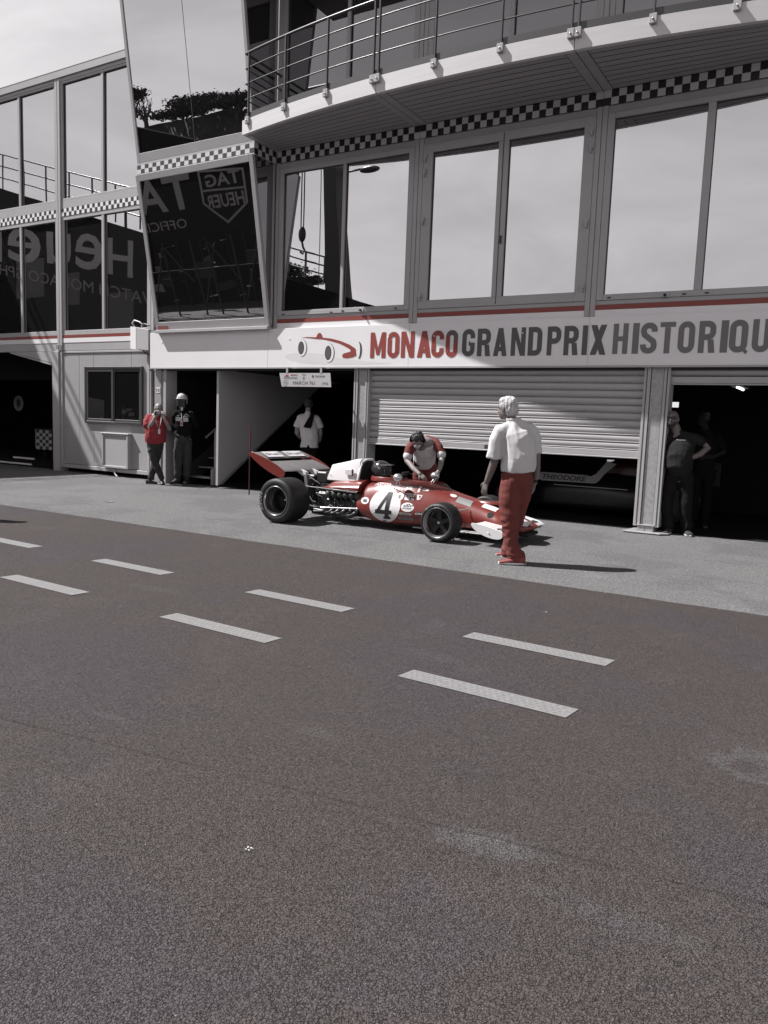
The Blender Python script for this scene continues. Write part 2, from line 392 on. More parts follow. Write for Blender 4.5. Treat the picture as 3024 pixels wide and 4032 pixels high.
# ================================================================== SETTING
b = MB(); b.add([(-400, -400, 0), (400, -400, 0), (400, 400, 0), (-400, 400, 0)], [(0, 1, 2, 3)]); tag(b.build('ground', M['apron']), kind='structure')
b = MB()                                    # road sheet with a slightly ragged edge along the apron
N_ = 420; top = []
for i in range(N_+1):
    x = -45+60*i/N_; top.append((x, 7.07+.018*noise.noise(Vector((x*2.1, 0, 0)))+.012*noise.noise(Vector((x*11, 5, 0))), .004))
for i in range(N_):
    b.add([top[i], (top[i][0], -4.9, .004), (top[i+1][0], -4.9, .004), top[i+1]], [(0, 1, 2, 3)])
tag(b.build('road', M['road']), kind='structure')
def marking(x0, x1, ya, h):
    q = MB(); Y = lambda x: ya-.035*(x+1.2)
    q.add([(x0, Y(x0), .008), (x1, Y(x1), .008), (x1+.02, Y(x1)+h, .008), (x0+.02, Y(x0)+h, .008)], [(0, 1, 2, 3)])
    n = int((x1-x0)/.04)-1
    for i in range(n):
        for j in range(4):
            x = x0+.03+i*.04+(j % 2)*.018; y = Y(x)+.018+j*(h-.02)/4; s = .012
            q.add([(x, y, .0085), (x+s, y+.003, .0085), (x+s+.008, y+.018, .0085), (x+.007, y+.015, .0085)], [(0, 1, 2, 3)], 1)
    tag(q.build('lane_marking', [M['marking'], M['tread']]), kind='structure')
for k in range(5):
    marking(-2.225-2.08*k, -1.205-2.08*k, 4.82, .165)
    marking(-2.165-2.075*k, -1.135-2.075*k, 3.81, .16)

# ================================================================== MAIN PIT BUILDING
PX = (-9.58, -6.56, -3.53, -.50, 2.53)
pit = thing('pit_building', 'glazed pit building with curved balcony, checker band and leaning glass bay above the garages', 'building', (-3.5, 11.7, 0))
b = MB()
b.box(-9.6, 2.55, 11.74, 19, 2.46, 9.35)                         # upper storeys behind the glazing
b.box(-12.7, -9.6, 11.9, 19, 2.46, 9.9)
b.build('wall', M['alu'], pit)
b = MB(); b.box(-9.58, 2.6, 10.1, 11.735, 9.36, 9.6); b.box(-9.6, 2.6, 11.735, 19.2, 9.36, 9.6)
b.build('roof', M['soffit'], pit)
b = MB(); b.box(-9.6, 2.55, 11.68, 11.738, 3.335, 3.40); b.box(-9.6, 2.55, 11.685, 11.738, 6.05, 6.16); b.box(-9.6, 2.55, 11.685, 11.738, 6.62, 6.80)
b.box(-9.6, 2.55, 11.685, 11.738, 9.12, 9.36)
b.build('cornice', M['alu'], pit, bevel=.004)
b = MB(); b.box(-9.58, 2.53, 11.668, 11.73, 3.262, 3.333); b.build('red_stripe', M['red_stripe'], pit)
b = MB(); b.box(-9.58, 2.53, 11.672, 11.73, 3.165, 3.2605); b.build('white_strip', M['white'], pit)
def checker(x0, x1, z0, z1, y, n, par=0, fn=None):
    q = MB(); h = (z1-z0)/2
    for i in range(n):
        for j in range(2):
            a = x0+(x1-x0)*i/n; c = x0+(x1-x0)*(i+1)/n
            P = [(a, y, z0+j*h), (c, y, z0+j*h), (c, y, z0+(j+1)*h), (a, y, z0+(j+1)*h)]
            if fn: P = [fn(p) for p in P]
            q.poly(P, (i+j+par) % 2)
    return q
for k in range(4):
    q = checker(PX[k]+.004, PX[k+1]-.004, 6.163, 6.368, 11.665, 28, k % 2); q.build('checker_band', [M['black'], M['ivory']], pit)
# posts between the modules
for x in PX:
    b = MB()
    for z0, z1 in ((3.17, 6.16), (6.62, 9.36)):
        b.box(x-.08 if x > -9.5 else x, x-.004, 11.66, 11.735, z0, z1); b.box(x+.004, x+.08, 11.66, 11.735, z0, z1)
    b.build('mullion_post', M['alu'], pit, bevel=.004)
    b = MB(); b.box(x-.004, x+.004, 11.672, 11.73, 2.46, 9.36); b.build('joint', M['alu_d'], pit)
def window(x0, x1, xm, z0, z1, y, parent, glass, frame, fw=.11, zt=.05, mw=.06, gname='window', depth=.05, side=None):
    """one frame mesh, its panes as sub-parts"""
    q = MB(); l, r = x0, x1
    q.box(l, l+fw, y-depth, y+.02, z0, z1); q.box(r-fw, r, y-depth, y+.02, z0, z1)
    q.box(l+fw, r-fw, y-depth, y+.02, z1-fw*.8, z1); q.box(l+fw, r-fw, y-depth, y+.02, z0, z0+fw*.8)
    for mm in xm: q.box(mm-mw/2, mm+mw/2, y-depth+.003, y+.02, z0+fw*.8, z1-fw*.8)
    f = q.build(gname, frame, parent, bevel=.004)
    xs = [l+fw]+[v for mm in xm for v in (mm-mw/2, mm+mw/2)]+[r-fw]
    for a, c in zip(xs[::2], xs[1::2]):
        g = MB(); g.box(a, c, y+.004, y+.014, z0+fw*.8, z1-fw*.8); g.build('pane', glass, f)
        g = MB(); e = .008
        g.box(a, a+e, y-.012, y+.004, z0+fw*.8, z1-fw*.8); g.box(c-e, c, y-.012, y+.004, z0+fw*.8, z1-fw*.8)
        g.box(a+e, c-e, y-.012, y+.004, z1-fw*.8-e, z1-fw*.8); g.box(a+e, c-e, y-.012, y+.004, z0+fw*.8, z0+fw*.8+e)
        g.build('gasket', M['alu_d'], f)
    return f
window(-9.515, -6.645, (-8.05,), 3.40, 6.05, 11.71, pit, M['glass'], M['alu'], fw=.105)
w = window(-3.445, -.585, (-2.03,), 3.40, 6.05, 11.71, pit, M['glass'], M['alu'], fw=.1, mw=.1)
window(-.415, 2.445, (1.0,), 3.40, 6.05, 11.71, pit, M['glass'], M['alu'], fw=.1, mw=.1)
# hinged pair with hinges and lock
d = window(-6.475, -3.615, (-5.055,), 3.40, 6.05, 11.71, pit, M['glass'], M['alu'], fw=.17, mw=.17, gname='glazed_door')
for xh in (-6.43, -3.66):
    for z in (5.85, 5.62, 4.85 if xh < -5 else 4.55, 3.62):
        h = MB(); h.box(xh-.03, xh+.03, 11.62, 11.66, z-.035, z+.035); h.box(xh-.012, xh+.012, 11.605, 11.66, z-.09, z+.01); h.build('hinge', M['alu_l'], d, bevel=.004)
h = MB(); h.box(-5.06, -5.05, 11.655, 11.66, 3.42, 6.03); h.build('joint', M['alu_d'], d)
h = MB(); h.box(-5.035, -5.01, 11.64, 11.66, 4.35, 4.47); h.build('lock', M['black'], d)
for (xx, zz) in ((-9.35, 3.42), (-8.25, 3.415), (-8.0, 3.43), (-6.9, 3.43), (-3.25, 3.43), (-2.2, 3.43), (-1.9, 3.43)):
    h = MB(); h.box(xx-.025, xx+.025, 11.652, 11.66, zz-.008, zz+.012); h.build('drain_slot', M['black'], w)
for xx in (-7.6, -2.45):
    h = MB(); h.box(xx-.05, xx+.05, 11.635, 11.66, 3.40, 3.45); h.lathe([(.001, -.05), (.018, -.045), (.02, 0)], (xx, 11.635, 3.425), 'Y', 12, 1); h.build('latch', [M['alu_l'], M['black']], w)
for k in range(4):
    a, c = PX[k]+.085, PX[k+1]-.085
    window(a, c, ((a+c)/2+.02,), 6.80, 9.12, 11.71, pit, M['glass_u'], M['alu'], fw=.1, mw=.07)

# ---- balcony
AY = lambda X: 10.2+20.7-math.sqrt(20.7**2-(X+5.03)**2)
bal = None
XS = [-9.58+9.1*i/64 for i in range(65)]
for k, (a, c) in enumerate(((-9.58, -6.565), (-6.555, -3.54), (-3.53, -.48))):
    xs = [a+(c-a)*i/20 for i in range(21)]
    q = MB(); o_ = [(x, AY(x)) for x in xs]; t = .09
    ring = []
    for x, y in o_:
        ring.append([(x, y, 6.362), (x, y, 6.60), (x, y+.07, 6.61), (x, y+.07, 6.362)])
    q.loft([[Vector(p) for p in r] for r in ring], closed=True, smooth=False)
    if k == 0:
        bal = q.build('balcony', M['fascia'], pit)          # the white fascia; the rest hangs under it as sub-parts
        FB = bal
    else: q.build('fascia', M['fascia'], bal)
    q = MB(); nb = 9                                         # soffit boards between cross beams
    for i in range(nb):
        f0, f1 = i/nb, (i+1)/nb-.012
        for xa, xb in zip(xs[:-1], xs[1:]):
            ya, yb = AY(xa)+.07, AY(xb)+.07
            p = lambda x, y, f: (x, y+(11.665-y)*f, 6.372)
            aa = max(xa, a+.14); bb = max(min(xb, c-.14), aa)
            if bb > aa: q.poly([p(aa, ya, f0), p(bb, yb, f0), p(bb, yb, f1), p(aa, ya, f1)])
    q.build('soffit', M['soffit'], bal)
    for x in (a, c):
        q = MB(); s = 1 if x == a else -1
        q.box(min(x, x+s*.13), max(x, x+s*.13), AY(x)+.075, 11.66, 6.364, 6.50)
        q.build('cross_beam', M['soffit'], bal, bevel=.004)
    q = MB()
    for xa, xb in zip(xs[:-1], xs[1:]):
        q.add([(xa, AY(xa)+.07, 6.38), (xb, AY(xb)+.07, 6.38), (xb, 11.74, 6.38), (xa, 11.74, 6.38), (xa, AY(xa)+.07, 6.6), (xb, AY(xb)+.07, 6.6), (xb, 11.74, 6.6), (xa, 11.74, 6.6)],
              [(0, 3, 2, 1), (4, 5, 6, 7), (0, 1, 5, 4), (2, 3, 7, 6)])
    q.box(a, a+.01, AY(a)+.07, 11.74, 6.38, 6.6); q.box(c-.01, c, AY(c)+.07, 11.74, 6.38, 6.6)
    q.build('slab', M['alu_d'], bal)
def rail_line(z, r, x0=-9.5, x1=-.5, yo=.0):
    q = MB(); pts = [(x0+(x1-x0)*i/70, AY(x0+(x1-x0)*i/70)+yo, z) for i in range(71)]
    q.tube(pts, r, 8); return q
rl = rail_line(7.675, .021); rl.tube([(-9.5, 10.68, 7.675), (-9.5, 11.2, 7.675), (-9.5, 11.66, 7.675)], .021, 8)
railing = rl.build('railing', M['rail'], bal)
for z in (7.43, 7.18, 6.925):
    q = rail_line(z, .011); q.tube([(-9.5, 10.68, z), (-9.5, 11.2, z), (-9.5, 11.66, z)], .011, 8); q.build('rail_bar', M['rail'], bal)
q = MB(); xs = [-9.5+9.0*i/70 for i in range(71)]
for xa, xb in zip(xs[:-1], xs[1:]):
    q.add([(xa, AY(xa)+.01, 6.61), (xb, AY(xb)+.01, 6.61), (xb, AY(xb)+.01, 6.70), (xa, AY(xa)+.01, 6.70), (xa, AY(xa)+.02, 6.61), (xb, AY(xb)+.02, 6.61), (xb, AY(xb)+.02, 6.70), (xa, AY(xa)+.02, 6.70)], [(0, 1, 2, 3), (7, 6, 5, 4), (3, 2, 6, 7)])
q.build('toe_board', M['rail'], bal)
for x in (-9.41, -8.47, -7.53, -6.61, -6.52, -5.55, -4.54, -3.58, -3.49, -2.57, -1.63, -.6):
    y = AY(x); q = MB(); q.box(x-.012, x+.012, y-.022, y+.022, 6.50, 7.66); q.build('railing_post', M['rail'], bal, bevel=.003)
    q = MB(); q.box(x-.045, x+.045, y-.05, y-.002, 6.50, 6.615)
    q.lathe([(.001, -.022), (.013, -.018), (.013, 0)], (x, y-.05, 6.55), 'Y', 10, 1)
    q.build('bracket', [M['alu'], M['steel']], bal, bevel=.005)

# ---- leaning glass bay
bx0, bx1 = -12.62, -9.60
LY = lambda z: 11.54-(z-3.26)*.187            # front plane of the lower box
UY = lambda z: 11.06-(z-6.34)*.152
def slanted(q, x0, x1, z0, z1, YF, d=.07, mi=0, off=0.0):
    a = [(x0, YF(z0)+off, z0), (x1, YF(z0)+off, z0), (x1, YF(z1)+off, z1), (x0, YF(z1)+off, z1)]
    return q.prism(a, (0, d, 0), mi)
q = MB()
slanted(q, bx0, bx0+.09, 3.20, 6.15, LY); slanted(q, bx1-.09, bx1, 3.20, 6.15, LY)
slanted(q, bx0+.09, bx1-.09, 3.20, 3.36, LY); slanted(q, bx0+.09, bx1-.09, 6.03, 6.15, LY)
q.box(bx0, bx1, 11.50, 11.9, 3.14, 3.198)
bay = q.build('glass_bay', M['alu_l'], pit, bevel=.004)
q = MB(); slanted(q, bx0+.09, bx1-.09, 3.36, 6.03, LY, .012, off=.02); q.build('pane', M['glass_l'], bay)
q = MB(); slanted(q, bx0, bx0+.07, 6.39, 9.9, UY); slanted(q, bx1-.07, bx1, 6.39, 9.9, UY); slanted(q, bx0+.07, bx1-.07, 6.39, 6.56, UY)
slanted(q, bx0+.07, bx1-.07, 9.28, 9.9, UY)
q.build('upper_frame', M['alu_l'], bay, bevel=.004)
xm = bx0+1.57
for a, c in ((bx0+.07, xm-.006), (xm+.006, bx1-.07)):
    q = MB(); slanted(q, a, c, 6.56, 9.28, UY, .012, off=.02); q.build('pane', M['glass_b'], bay)
q = MB(); slanted(q, xm-.006, xm+.006, 6.56, 9.28, UY, .02, off=.018); q.build('joint', M['alu_d'], bay)
q = checker(bx0, bx1, 6.185, 6.345, 11.05, 28, 1); q.build('checker_band', [M['black'], M['ivory']], bay)
q = MB(); q.box(bx0, bx1, 11.053, 11.9, 6.152, 6.388); q.build('floor_beam', M['alu_l'], bay)
# right cheek: dark glass lower, checker returning to the wall, dark glass upper
q = MB()
def cheek(q, x, YF, z0, z1, yb, inset=0.0, mi=0, d=.012):
    q.prism([(x, YF(z0)+.075+inset, z0+inset), (x, yb-inset, z0+inset), (x, yb-inset, z1-inset), (x, YF(z1)+.075+inset, z1-inset)], (-d, 0, 0), mi)
cheek(q, bx1-.004, LY, 3.21, 6.15, 11.66); q.build('side_pane', M['glass_d'], bay); q = MB(); cheek(q, bx0+.016, LY, 3.21, 6.15, 11.9); q.build('side_pane', M['glass_d'], bay)
q = MB(); cheek(q, bx1-.004, UY, 6.39, 9.9, 11.66); q.build('side_pane', M['glass_d'], bay); q = MB(); cheek(q, bx0+.016, UY, 6.39, 9.9, 11.9); q.build('side_pane', M['glass_d'], bay)
q = MB()
for i in range(6):
    for j in range(2):
        ya, yb = 11.06+.1*i, 11.16+.1*i; z = 6.185+.08*j*1.15
        q.poly([(bx1+.003, ya, 6.163+.1025*j), (bx1+.003, yb, 6.163+.1025*j), (bx1+.003, yb, 6.2655+.1025*j), (bx1+.003, ya, 6.2655+.1025*j)], (i+j) % 2)
q.build('checker_return', [M['black'], M['ivory']], bay)
q = MB(); q.box(bx1-.05, bx1+.0, 11.60, 11.658, 3.21, 6.15); q.box(bx1-.05, bx1, 11.60, 11.658, 6.39, 9.9); q.box(bx0-.2, bx0-.02, 11.75, 12.04, 2.95, 9.9); q.build('corner_post', M['alu'], bay, bevel=.004)
q = MB(); q.box(bx0+.06, bx0+.36, LY(3.25)-.006, LY(3.25)-.002, 3.22, 3.32); put_text(q, 'HEVAC', (bx0+.09, LY(3.25)-.009, 3.245), (1, 0, 0), (0, 0, 1), .22, .05, 1)
q.build('maker_plate', [M['red_stripe'], M['md_ltr']], bay)

# ---- garages under the building
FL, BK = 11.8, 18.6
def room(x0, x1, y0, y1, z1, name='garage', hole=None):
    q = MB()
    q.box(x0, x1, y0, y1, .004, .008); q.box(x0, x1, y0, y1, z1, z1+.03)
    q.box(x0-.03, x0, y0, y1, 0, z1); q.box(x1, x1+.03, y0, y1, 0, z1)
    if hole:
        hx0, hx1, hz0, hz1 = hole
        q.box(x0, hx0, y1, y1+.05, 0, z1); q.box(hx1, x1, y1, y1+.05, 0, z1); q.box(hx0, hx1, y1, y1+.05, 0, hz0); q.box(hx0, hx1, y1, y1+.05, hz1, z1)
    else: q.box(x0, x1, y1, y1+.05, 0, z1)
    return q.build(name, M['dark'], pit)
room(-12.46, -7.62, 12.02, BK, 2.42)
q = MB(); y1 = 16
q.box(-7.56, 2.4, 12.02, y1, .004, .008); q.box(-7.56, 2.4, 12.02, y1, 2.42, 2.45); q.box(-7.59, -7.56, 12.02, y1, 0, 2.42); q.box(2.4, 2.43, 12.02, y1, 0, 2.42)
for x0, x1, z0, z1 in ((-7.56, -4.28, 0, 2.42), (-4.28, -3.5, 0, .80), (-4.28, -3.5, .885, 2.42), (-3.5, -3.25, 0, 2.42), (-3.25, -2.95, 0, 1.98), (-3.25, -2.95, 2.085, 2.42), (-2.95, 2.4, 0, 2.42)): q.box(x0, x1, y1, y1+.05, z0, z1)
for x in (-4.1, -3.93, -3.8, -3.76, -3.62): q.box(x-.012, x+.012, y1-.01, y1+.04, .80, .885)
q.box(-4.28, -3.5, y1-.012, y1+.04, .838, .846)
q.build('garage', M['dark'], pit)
q = MB(); q.box(-12.9, 2.55, 11.72, 11.74, 2.38, 2.46); q.box(-12.9, 2.55, 11.74, 12.02, 2.42, 2.459); q.build('lintel', M['alu_d'], pit)

def pillar(x0, x1, name='pillar', y0=11.70, y1=12.0, foot=True):
    q = MB(); w = x1-x0
    q.box(x0+w*.28, x1-w*.25, y0, y1, .12, 2.43, 0)                       # galvanised face between two guide rails
    q.box(x0, x0+w*.26, y0-.02, y1-.02, .10, 2.43, 1); q.box(x1-w*.23, x1, y0-.02, y1-.02, .10, 2.43, 1)
    q.box(x0+w*.265, x0+w*.275, y0-.01, y0+.05, .12, 2.43, 2); q.box(x1-w*.245, x1-w*.235, y0-.01, y0+.05, .12, 2.43, 2)
    q.box(x0+w*.10, x0+w*.13, y0-.026, y0-.019, .12, 2.40, 2); q.box(x1-w*.12, x1-w*.09, y0-.026, y0-.019, .12, 2.40, 2)
    p = q.build(name, [M['galv'], M['alu_l'], M['alu_d']], pit, bevel=.004)
    if foot:
        q = MB(); q.box(x0+w*.2, x1-w*.18, y0-.05, y1, .03, .11); q.box(x0+w*.49, x0+w*.5, y0-.054, y0-.049, .03, .10, 1); q.box(x0+w*.2-.01, x1-w*.15, y0-.065, y1, .112, .128)
        q.build('foot', [M['galv'], M['alu_d']], p, bevel=.005)
        q = MB(); q.prism([(x0-.12, y0-.16, .009), (x1+.05, y0-.16, .009), (x1+.16, y0-.05, .009), (x1+.05, y1, .009), (x0-.05, y1, .009)], (0, 0, .022)); q.build('base_plate', M['galv'], p, bevel=.005)
    return p
pillar(-7.72, -7.41); pillar(-2.665, -2.30)
p10 = MB(); p10.box(-12.83, -12.63, 11.70, 12.0, 0, 2.41); p10.box(-12.625, -12.56, 11.72, 12.0, 0, 2.41); p10.box(-12.55, -12.475, 11.69, 12.0, 0, 2.41, 1); p10.box(-12.93, -12.84, 11.98, 12.04, 0, 2.9, 2)
p10 = p10.build('door_frame', [M['galv'], M['alu_l'], M['alu_d']], pit, bevel=.004)
q = MB(); q.box(-12.77, -12.655, 11.692, 11.699, 1.92, 2.035); put_text(q, '10', (-12.758, 11.690, 1.937), (1, 0, 0), (0, 0, 1), .09, .078, 1, bold=.03); q.build('number_plate', [M['white'], M['black']], p10)

# ---- roller shutters
def shutter(x0, x1, z0, z1, y=11.78):
    q = MB(); pitch = .1095; n = max(1, round((z1-z0)/pitch)); prof = []
    for i in range(n):
        zt = z1-i*pitch
        for k in range(9):                       # broad shallow slat, then a rolled lip and a shadow gap
            f = k/8; prof.append((y-.002-.013*math.sin(PI*f)**.8, zt-.004-(pitch-.020)*f))
        prof += [(y+.002, zt-pitch+.0155), (y-.014, zt-pitch+.0135), (y-.017, zt-pitch+.0095), (y-.012, zt-pitch+.0065), (y+.012, zt-pitch+.004), (y+.012, zt-pitch+.001)]
    nx = 2; xs = [x0, x1]
    q.loft([[Vector((x, p[0], p[1])) for p in prof] for x in xs], caps=False, closed=False, smooth=False)
    zb = z1-n*pitch
    sh = q.build('roller_shutter', M['slat'], pit, fix=False)
    q = MB(); q.box(x0, x1, y-.02, y+.02, zb-.10, zb-.008); q.box(x0, x1, y-.035, y+.01, zb-.125, zb-.103); q.build('bottom_bar', M['slat'], sh, bevel=.005)
    q = MB(); q.box((x0+x1)/2-.12, (x0+x1)/2+.05, y-.028, y-.021, zb-.09, zb-.03); q.build('handle', M['alu_d'], sh)
    return zb
shutter(-7.42, -2.66, 1.24, 2.41); shutter(-2.31, 2.4, 2.28, 2.41)

# ---- staircase in the first opening
st = thing('staircase', 'dark steel staircase with handrail rising inside the open doorway behind the helmeted marshal', 'staircase', (-11.7, 12.2, 0))
for i in range(11):
    y = 12.25+.3*i; z = .16+.195*i
    q = MB(); q.box(-12.35, -11.62, y, y+.27, z-.035, z, 0); q.box(-12.35, -11.62, y-.006, y-.001, z-.03, z+.003, 1); q.build('step', [M['galv'] if i == 0 else M['rail'], M['steel'] if i == 0 else M['alu']], st)
q = MB(); q.prism([(-11.56, 12.15, 0), (-11.56, 12.45, 0), (-11.56, 15.6, 2.05), (-11.56, 15.6, 2.3), (-11.56, 12.15, .33)], (-.05, 0, 0)); q.build('stringer', M['alu'], st)
q = MB(); q.prism([(-12.36, 12.15, 0), (-12.36, 12.45, 0), (-12.36, 15.6, 2.05), (-12.36, 15.6, 2.3), (-12.36, 12.15, .33)], (-.05, 0, 0)); q.build('stringer', M['rail'], st)
q = MB(); q.tube([(-11.6, 11.98, 1.02), (-11.6, 12.2, 1.16), (-11.6, 15.2, 3.1)], .022, 10); q.tube([(-11.6, 12.3, .85), (-11.6, 14.5, 2.2)], .012, 8); q.tube([(-11.6, 12.3, .5), (-11.6, 14.0, 1.6)], .012, 8); q.build('handrail', M['steel'], st)
for y in (12.28, 13.6): q = MB(); q.box(-11.625, -11.575, y-.02, y+.02, .1+(y-12.28)*.65, 1.2+(y-12.28)*.65); q.build('newel_post', M['alu'], st)
sp = MB(); sp.prism([(-11.04, 11.76, .06), (-11.04, 11.76, 2.41), (-11.04, 16.2, 2.41), (-11.04, 15.3, 2.3)], (-.06, 0, 0)); 
tag(sp.build('stair_panel', mat('grey_painted_board', .34, .6, var=.04, vscale=.7)), 'tall grey triangular panel closing the side of the staircase, its lower edge a diagonal', 'panel')
q = MB(); q.tube([(-9.80, 11.3, 0), (-9.797, 11.3, .7)], .013, 10); q.tube([(-9.797, 11.3, .7), (-9.794, 11.3, 1.33)], .013, 10, 1)
tag(q.build('pole', [mat('dark_red_paint', (.04, .01, .01), .5), mat('dull_red_paint', (.10, .016, .02), .5)]), 'thin dark red pole standing upright beside the rear wing', 'pole')

# ---- the long white sign under the windows
sg = thing('fascia_sign', 'long white sign with red car emblem and large capitals above the garage doors', 'sign', (-6, 11.62, 2.8))
q = MB(); cuts = (-12.88, -9.67, -6.588, -3.50, -.42, 2.55)
for a, c in zip(cuts[:-1], cuts[1:]): q.box(a+.0015, c-.0015, 11.62, 11.668, 2.44, 3.158)
q.build('panel', M['white'], sg, bevel=.003)
q = MB(); q.box(-12.88, 2.55, 11.605, 11.66, 2.415, 2.438); q.build('drip_rail', M['alu_l'], sg)
q = MB(); q.box(-12.86, -11.5, 11.624, 11.665, 3.161, 3.20); q.build('cap_strip', M['alu_l'], sg)
Z0, Z1, YS = 2.59, 3.028, 11.616
q = MB()
poster(q, 'MONA', [(-7.36, -7.045), (-7.008, -6.775), (-6.739, -6.478), (-6.422, -6.158)], Z0, Z1, YS)
poster(q, 'CO', [(-6.152, -5.92), (-5.886, -5.665)], Z0, Z1, YS)
Mr = bpy.data.materials.new('red_to_grey_print'); Mr.use_nodes = True; n_ = Mr.node_tree.nodes; l_ = Mr.node_tree.links
t_ = n_.new('ShaderNodeTexCoord'); s_ = n_.new('ShaderNodeSeparateXYZ'); l_.new(t_.outputs['Object'], s_.inputs[0])
ma = n_.new('ShaderNodeMath'); ma.operation = 'MULTIPLY_ADD'; ma.inputs[1].default_value = 1.4; l_.new(s_.outputs[2], ma.inputs[0]); l_.new(s_.outputs[0], ma.inputs[2])
r_ = n_.new('ShaderNodeValToRGB'); r_.color_ramp.elements[0].color = (.22, .036, .030, 1); r_.color_ramp.elements[1].color = (.07, .069, .07, 1)
mb_ = n_.new('ShaderNodeMath'); mb_.operation = 'MULTIPLY_ADD'; mb_.inputs[1].default_value = 4.0; mb_.inputs[2].default_value = -.95; l_.new(ma.outputs[0], mb_.inputs[0])
l_.new(mb_.outputs[0], r_.inputs[0]); l_.new(r_.outputs[0], n_['Principled BSDF'].inputs['Base Color']); n_['Principled BSDF'].inputs['Roughness'].default_value = .5
q.build('red_lettering', Mr, sg)
q = MB(); poster(q, 'GRANDPRIX', [(-5.585, -5.36), (-5.315, -5.083), (-5.033, -4.80), (-4.734, -4.495), (-4.452, -4.225), (-4.144, -3.925), (-3.879, -3.655), (-3.597, -3.516), (-3.472, -3.233)], Z0+.008, Z1+.008, YS); q.build('dark_lettering', M['dk_ltr'], sg)
q = MB(); poster(q, 'HISTORIQUE', [(-3.137, -2.92), (-2.857, -2.765), (-2.741, -2.51), (-2.475, -2.265), (-2.225, -2.003), (-1.951, -1.73), (-1.667, -1.572), (-1.554, -1.325), (-1.271, -1.05), (-1.0, -.8)], Z0+.018, Z1+.018, YS); q.build('grey_lettering', M['md_ltr'], sg)
# emblem: swoosh body, wheels with white rims, shadow
q = MB()
q.poly([(x, YS+.003, z) for x, z in [(-9.262, 2.645), (-9.18, 2.68), (-9.05, 2.695), (-8.88, 2.70), (-8.6, 2.69), (-8.38, 2.672), (-8.079, 2.612), (-7.6, 2.55), (-6.909, 2.492), (-7.4, 2.478), (-7.855, 2.478), (-8.4, 2.49), (-8.873, 2.52), (-9.1, 2.56), (-9.22, 2.60)]], 2)
up = [(-8.90, 2.982), (-8.72, 2.985), (-8.54, 2.975), (-8.515, 3.02), (-8.49, 3.05), (-8.455, 3.052), (-8.42, 3.03), (-8.39, 2.965), (-8.2, 2.945), (-8.0, 2.90), (-7.8, 2.83), (-7.68, 2.765), (-7.625, 2.70)]
lo = [(-8.70, 2.968), (-8.6, 2.955), (-8.5, 2.945), (-8.42, 2.94), (-8.35, 2.93), (-8.2, 2.90), (-8.02, 2.855), (-7.9, 2.805), (-7.82, 2.765), (-7.77, 2.735)]
q.poly([(x, YS, z) for x, z in up+lo[::-1]], 0)
q.poly([(x, YS-.0006, z) for x, z in [(-7.625, 2.70), (-7.77, 2.735), (-7.78, 2.705), (-7.86, 2.69), (-7.93, 2.672), (-7.955, 2.635), (-7.93, 2.60), (-7.84, 2.595), (-7.72, 2.61), (-7.65, 2.64), (-7.618, 2.67)]], 0)
for cx, cz, rx, rz in ((-8.855, 2.79, .10, .152), (-8.24, 2.69, .105, .165), (-7.60, 2.73, .06, .148)):
    if cx < -8: q.disc((cx, YS-.0012, cz), rx, 26, 3, r2=rz); q.disc((cx+.006, YS-.0008, cz), rx*1.05, 26, 1, r2=rz*1.02)
    q.disc((cx-.012 if cx < -8 else cx+.0, YS-.0016, cz), rx*.86, 26, 3, r2=rz*.93) if cx > -8 else None
    if cx < -8: q.disc((cx-.02, YS-.0020, cz), rx*.70, 26, 1, r2=rz*.78); q.disc((cx-.024, YS-.0022, cz), rx*.60, 26, 4, r2=rz*.68)
    else:
        q.poly([(cx+rx*math.cos(a), YS-.002, cz+rz*math.sin(a)) for a in [math.radians(-75+150*k/12) for k in range(13)]]+[(cx-.015+rx*.75*math.cos(a), YS-.002, cz+rz*math.sin(a)) for a in [math.radians(75-150*k/12) for k in range(13)]], 1)
q.build('emblem', [M['red_ltr'], M['black'], M['lt_ltr'], M['white'], M['dk_ltr']], sg)
for x, z in ((-12.52, 2.96), (-10.17, 2.96), (-9.155, 2.96), (-7.0, 2.94), (-6.1, 2.94), (-4.55, 2.95), (-3.05, 2.95)):
    q = MB(); q.lathe([(.001, -.012), (.012, -.008), (.014, 0)], (x, 11.62, z), 'Y', 10); q.build('screw', M['white'], sg)

# hanging name board
hb = thing('hanging_sign', 'small grey name board reading MARCH 761 hung in the garage mouth behind the rear wing', 'sign', (-8.6, 11.4, 2.2))
q = MB(); q.prism([(-9.20, 11.40, 2.315), (-9.14, 11.40, 2.068), (-8.02, 11.40, 2.068), (-8.05, 11.40, 2.315)], (0, .01, 0)); q.build('board', mat('print_board', .38, .5), hb)
q = MB(); yb = 11.397
put_text(q, 'MARCH 761', (-8.88, yb, 2.105), (1, 0, 0), (0, 0, 1), .50, .062, 0)
put_text(q, '1976', (-8.22, yb, 2.105), (1, 0, 0), (0, 0, 1), .13, .045, 0); put_text(q, '32', (-9.075, yb, 2.11), (1, 0, 0), (0, 0, 1), .06, .045, 0)
q.add([(-9.045+.055*math.cos(a)*k, yb, 2.132+.055*math.sin(a)*k) for k in (1, .9) for a in [2*PI*i/20 for i in range(20)]], [(i, (i+1) % 20, 20+(i+1) % 20, 20+i) for i in range(20)], 0)
put_text(q, 'G', (-8.655, yb, 2.20), (1, 0, 0), (0, 0, 1), .04, .05, 0, bold=.02); put_text(q, 'SERIE', (-8.675, yb, 2.275), (1, 0, 0), (0, 0, 1), .08, .022, 0, bold=.02)
put_text(q, 'TAG HEUER', (-8.38, yb, 2.24), (1, 0, 0), (0, 0, 1), .22, .032, 0, bold=.02); q.disc((-8.43, yb, 2.256), .025, 6, 0)
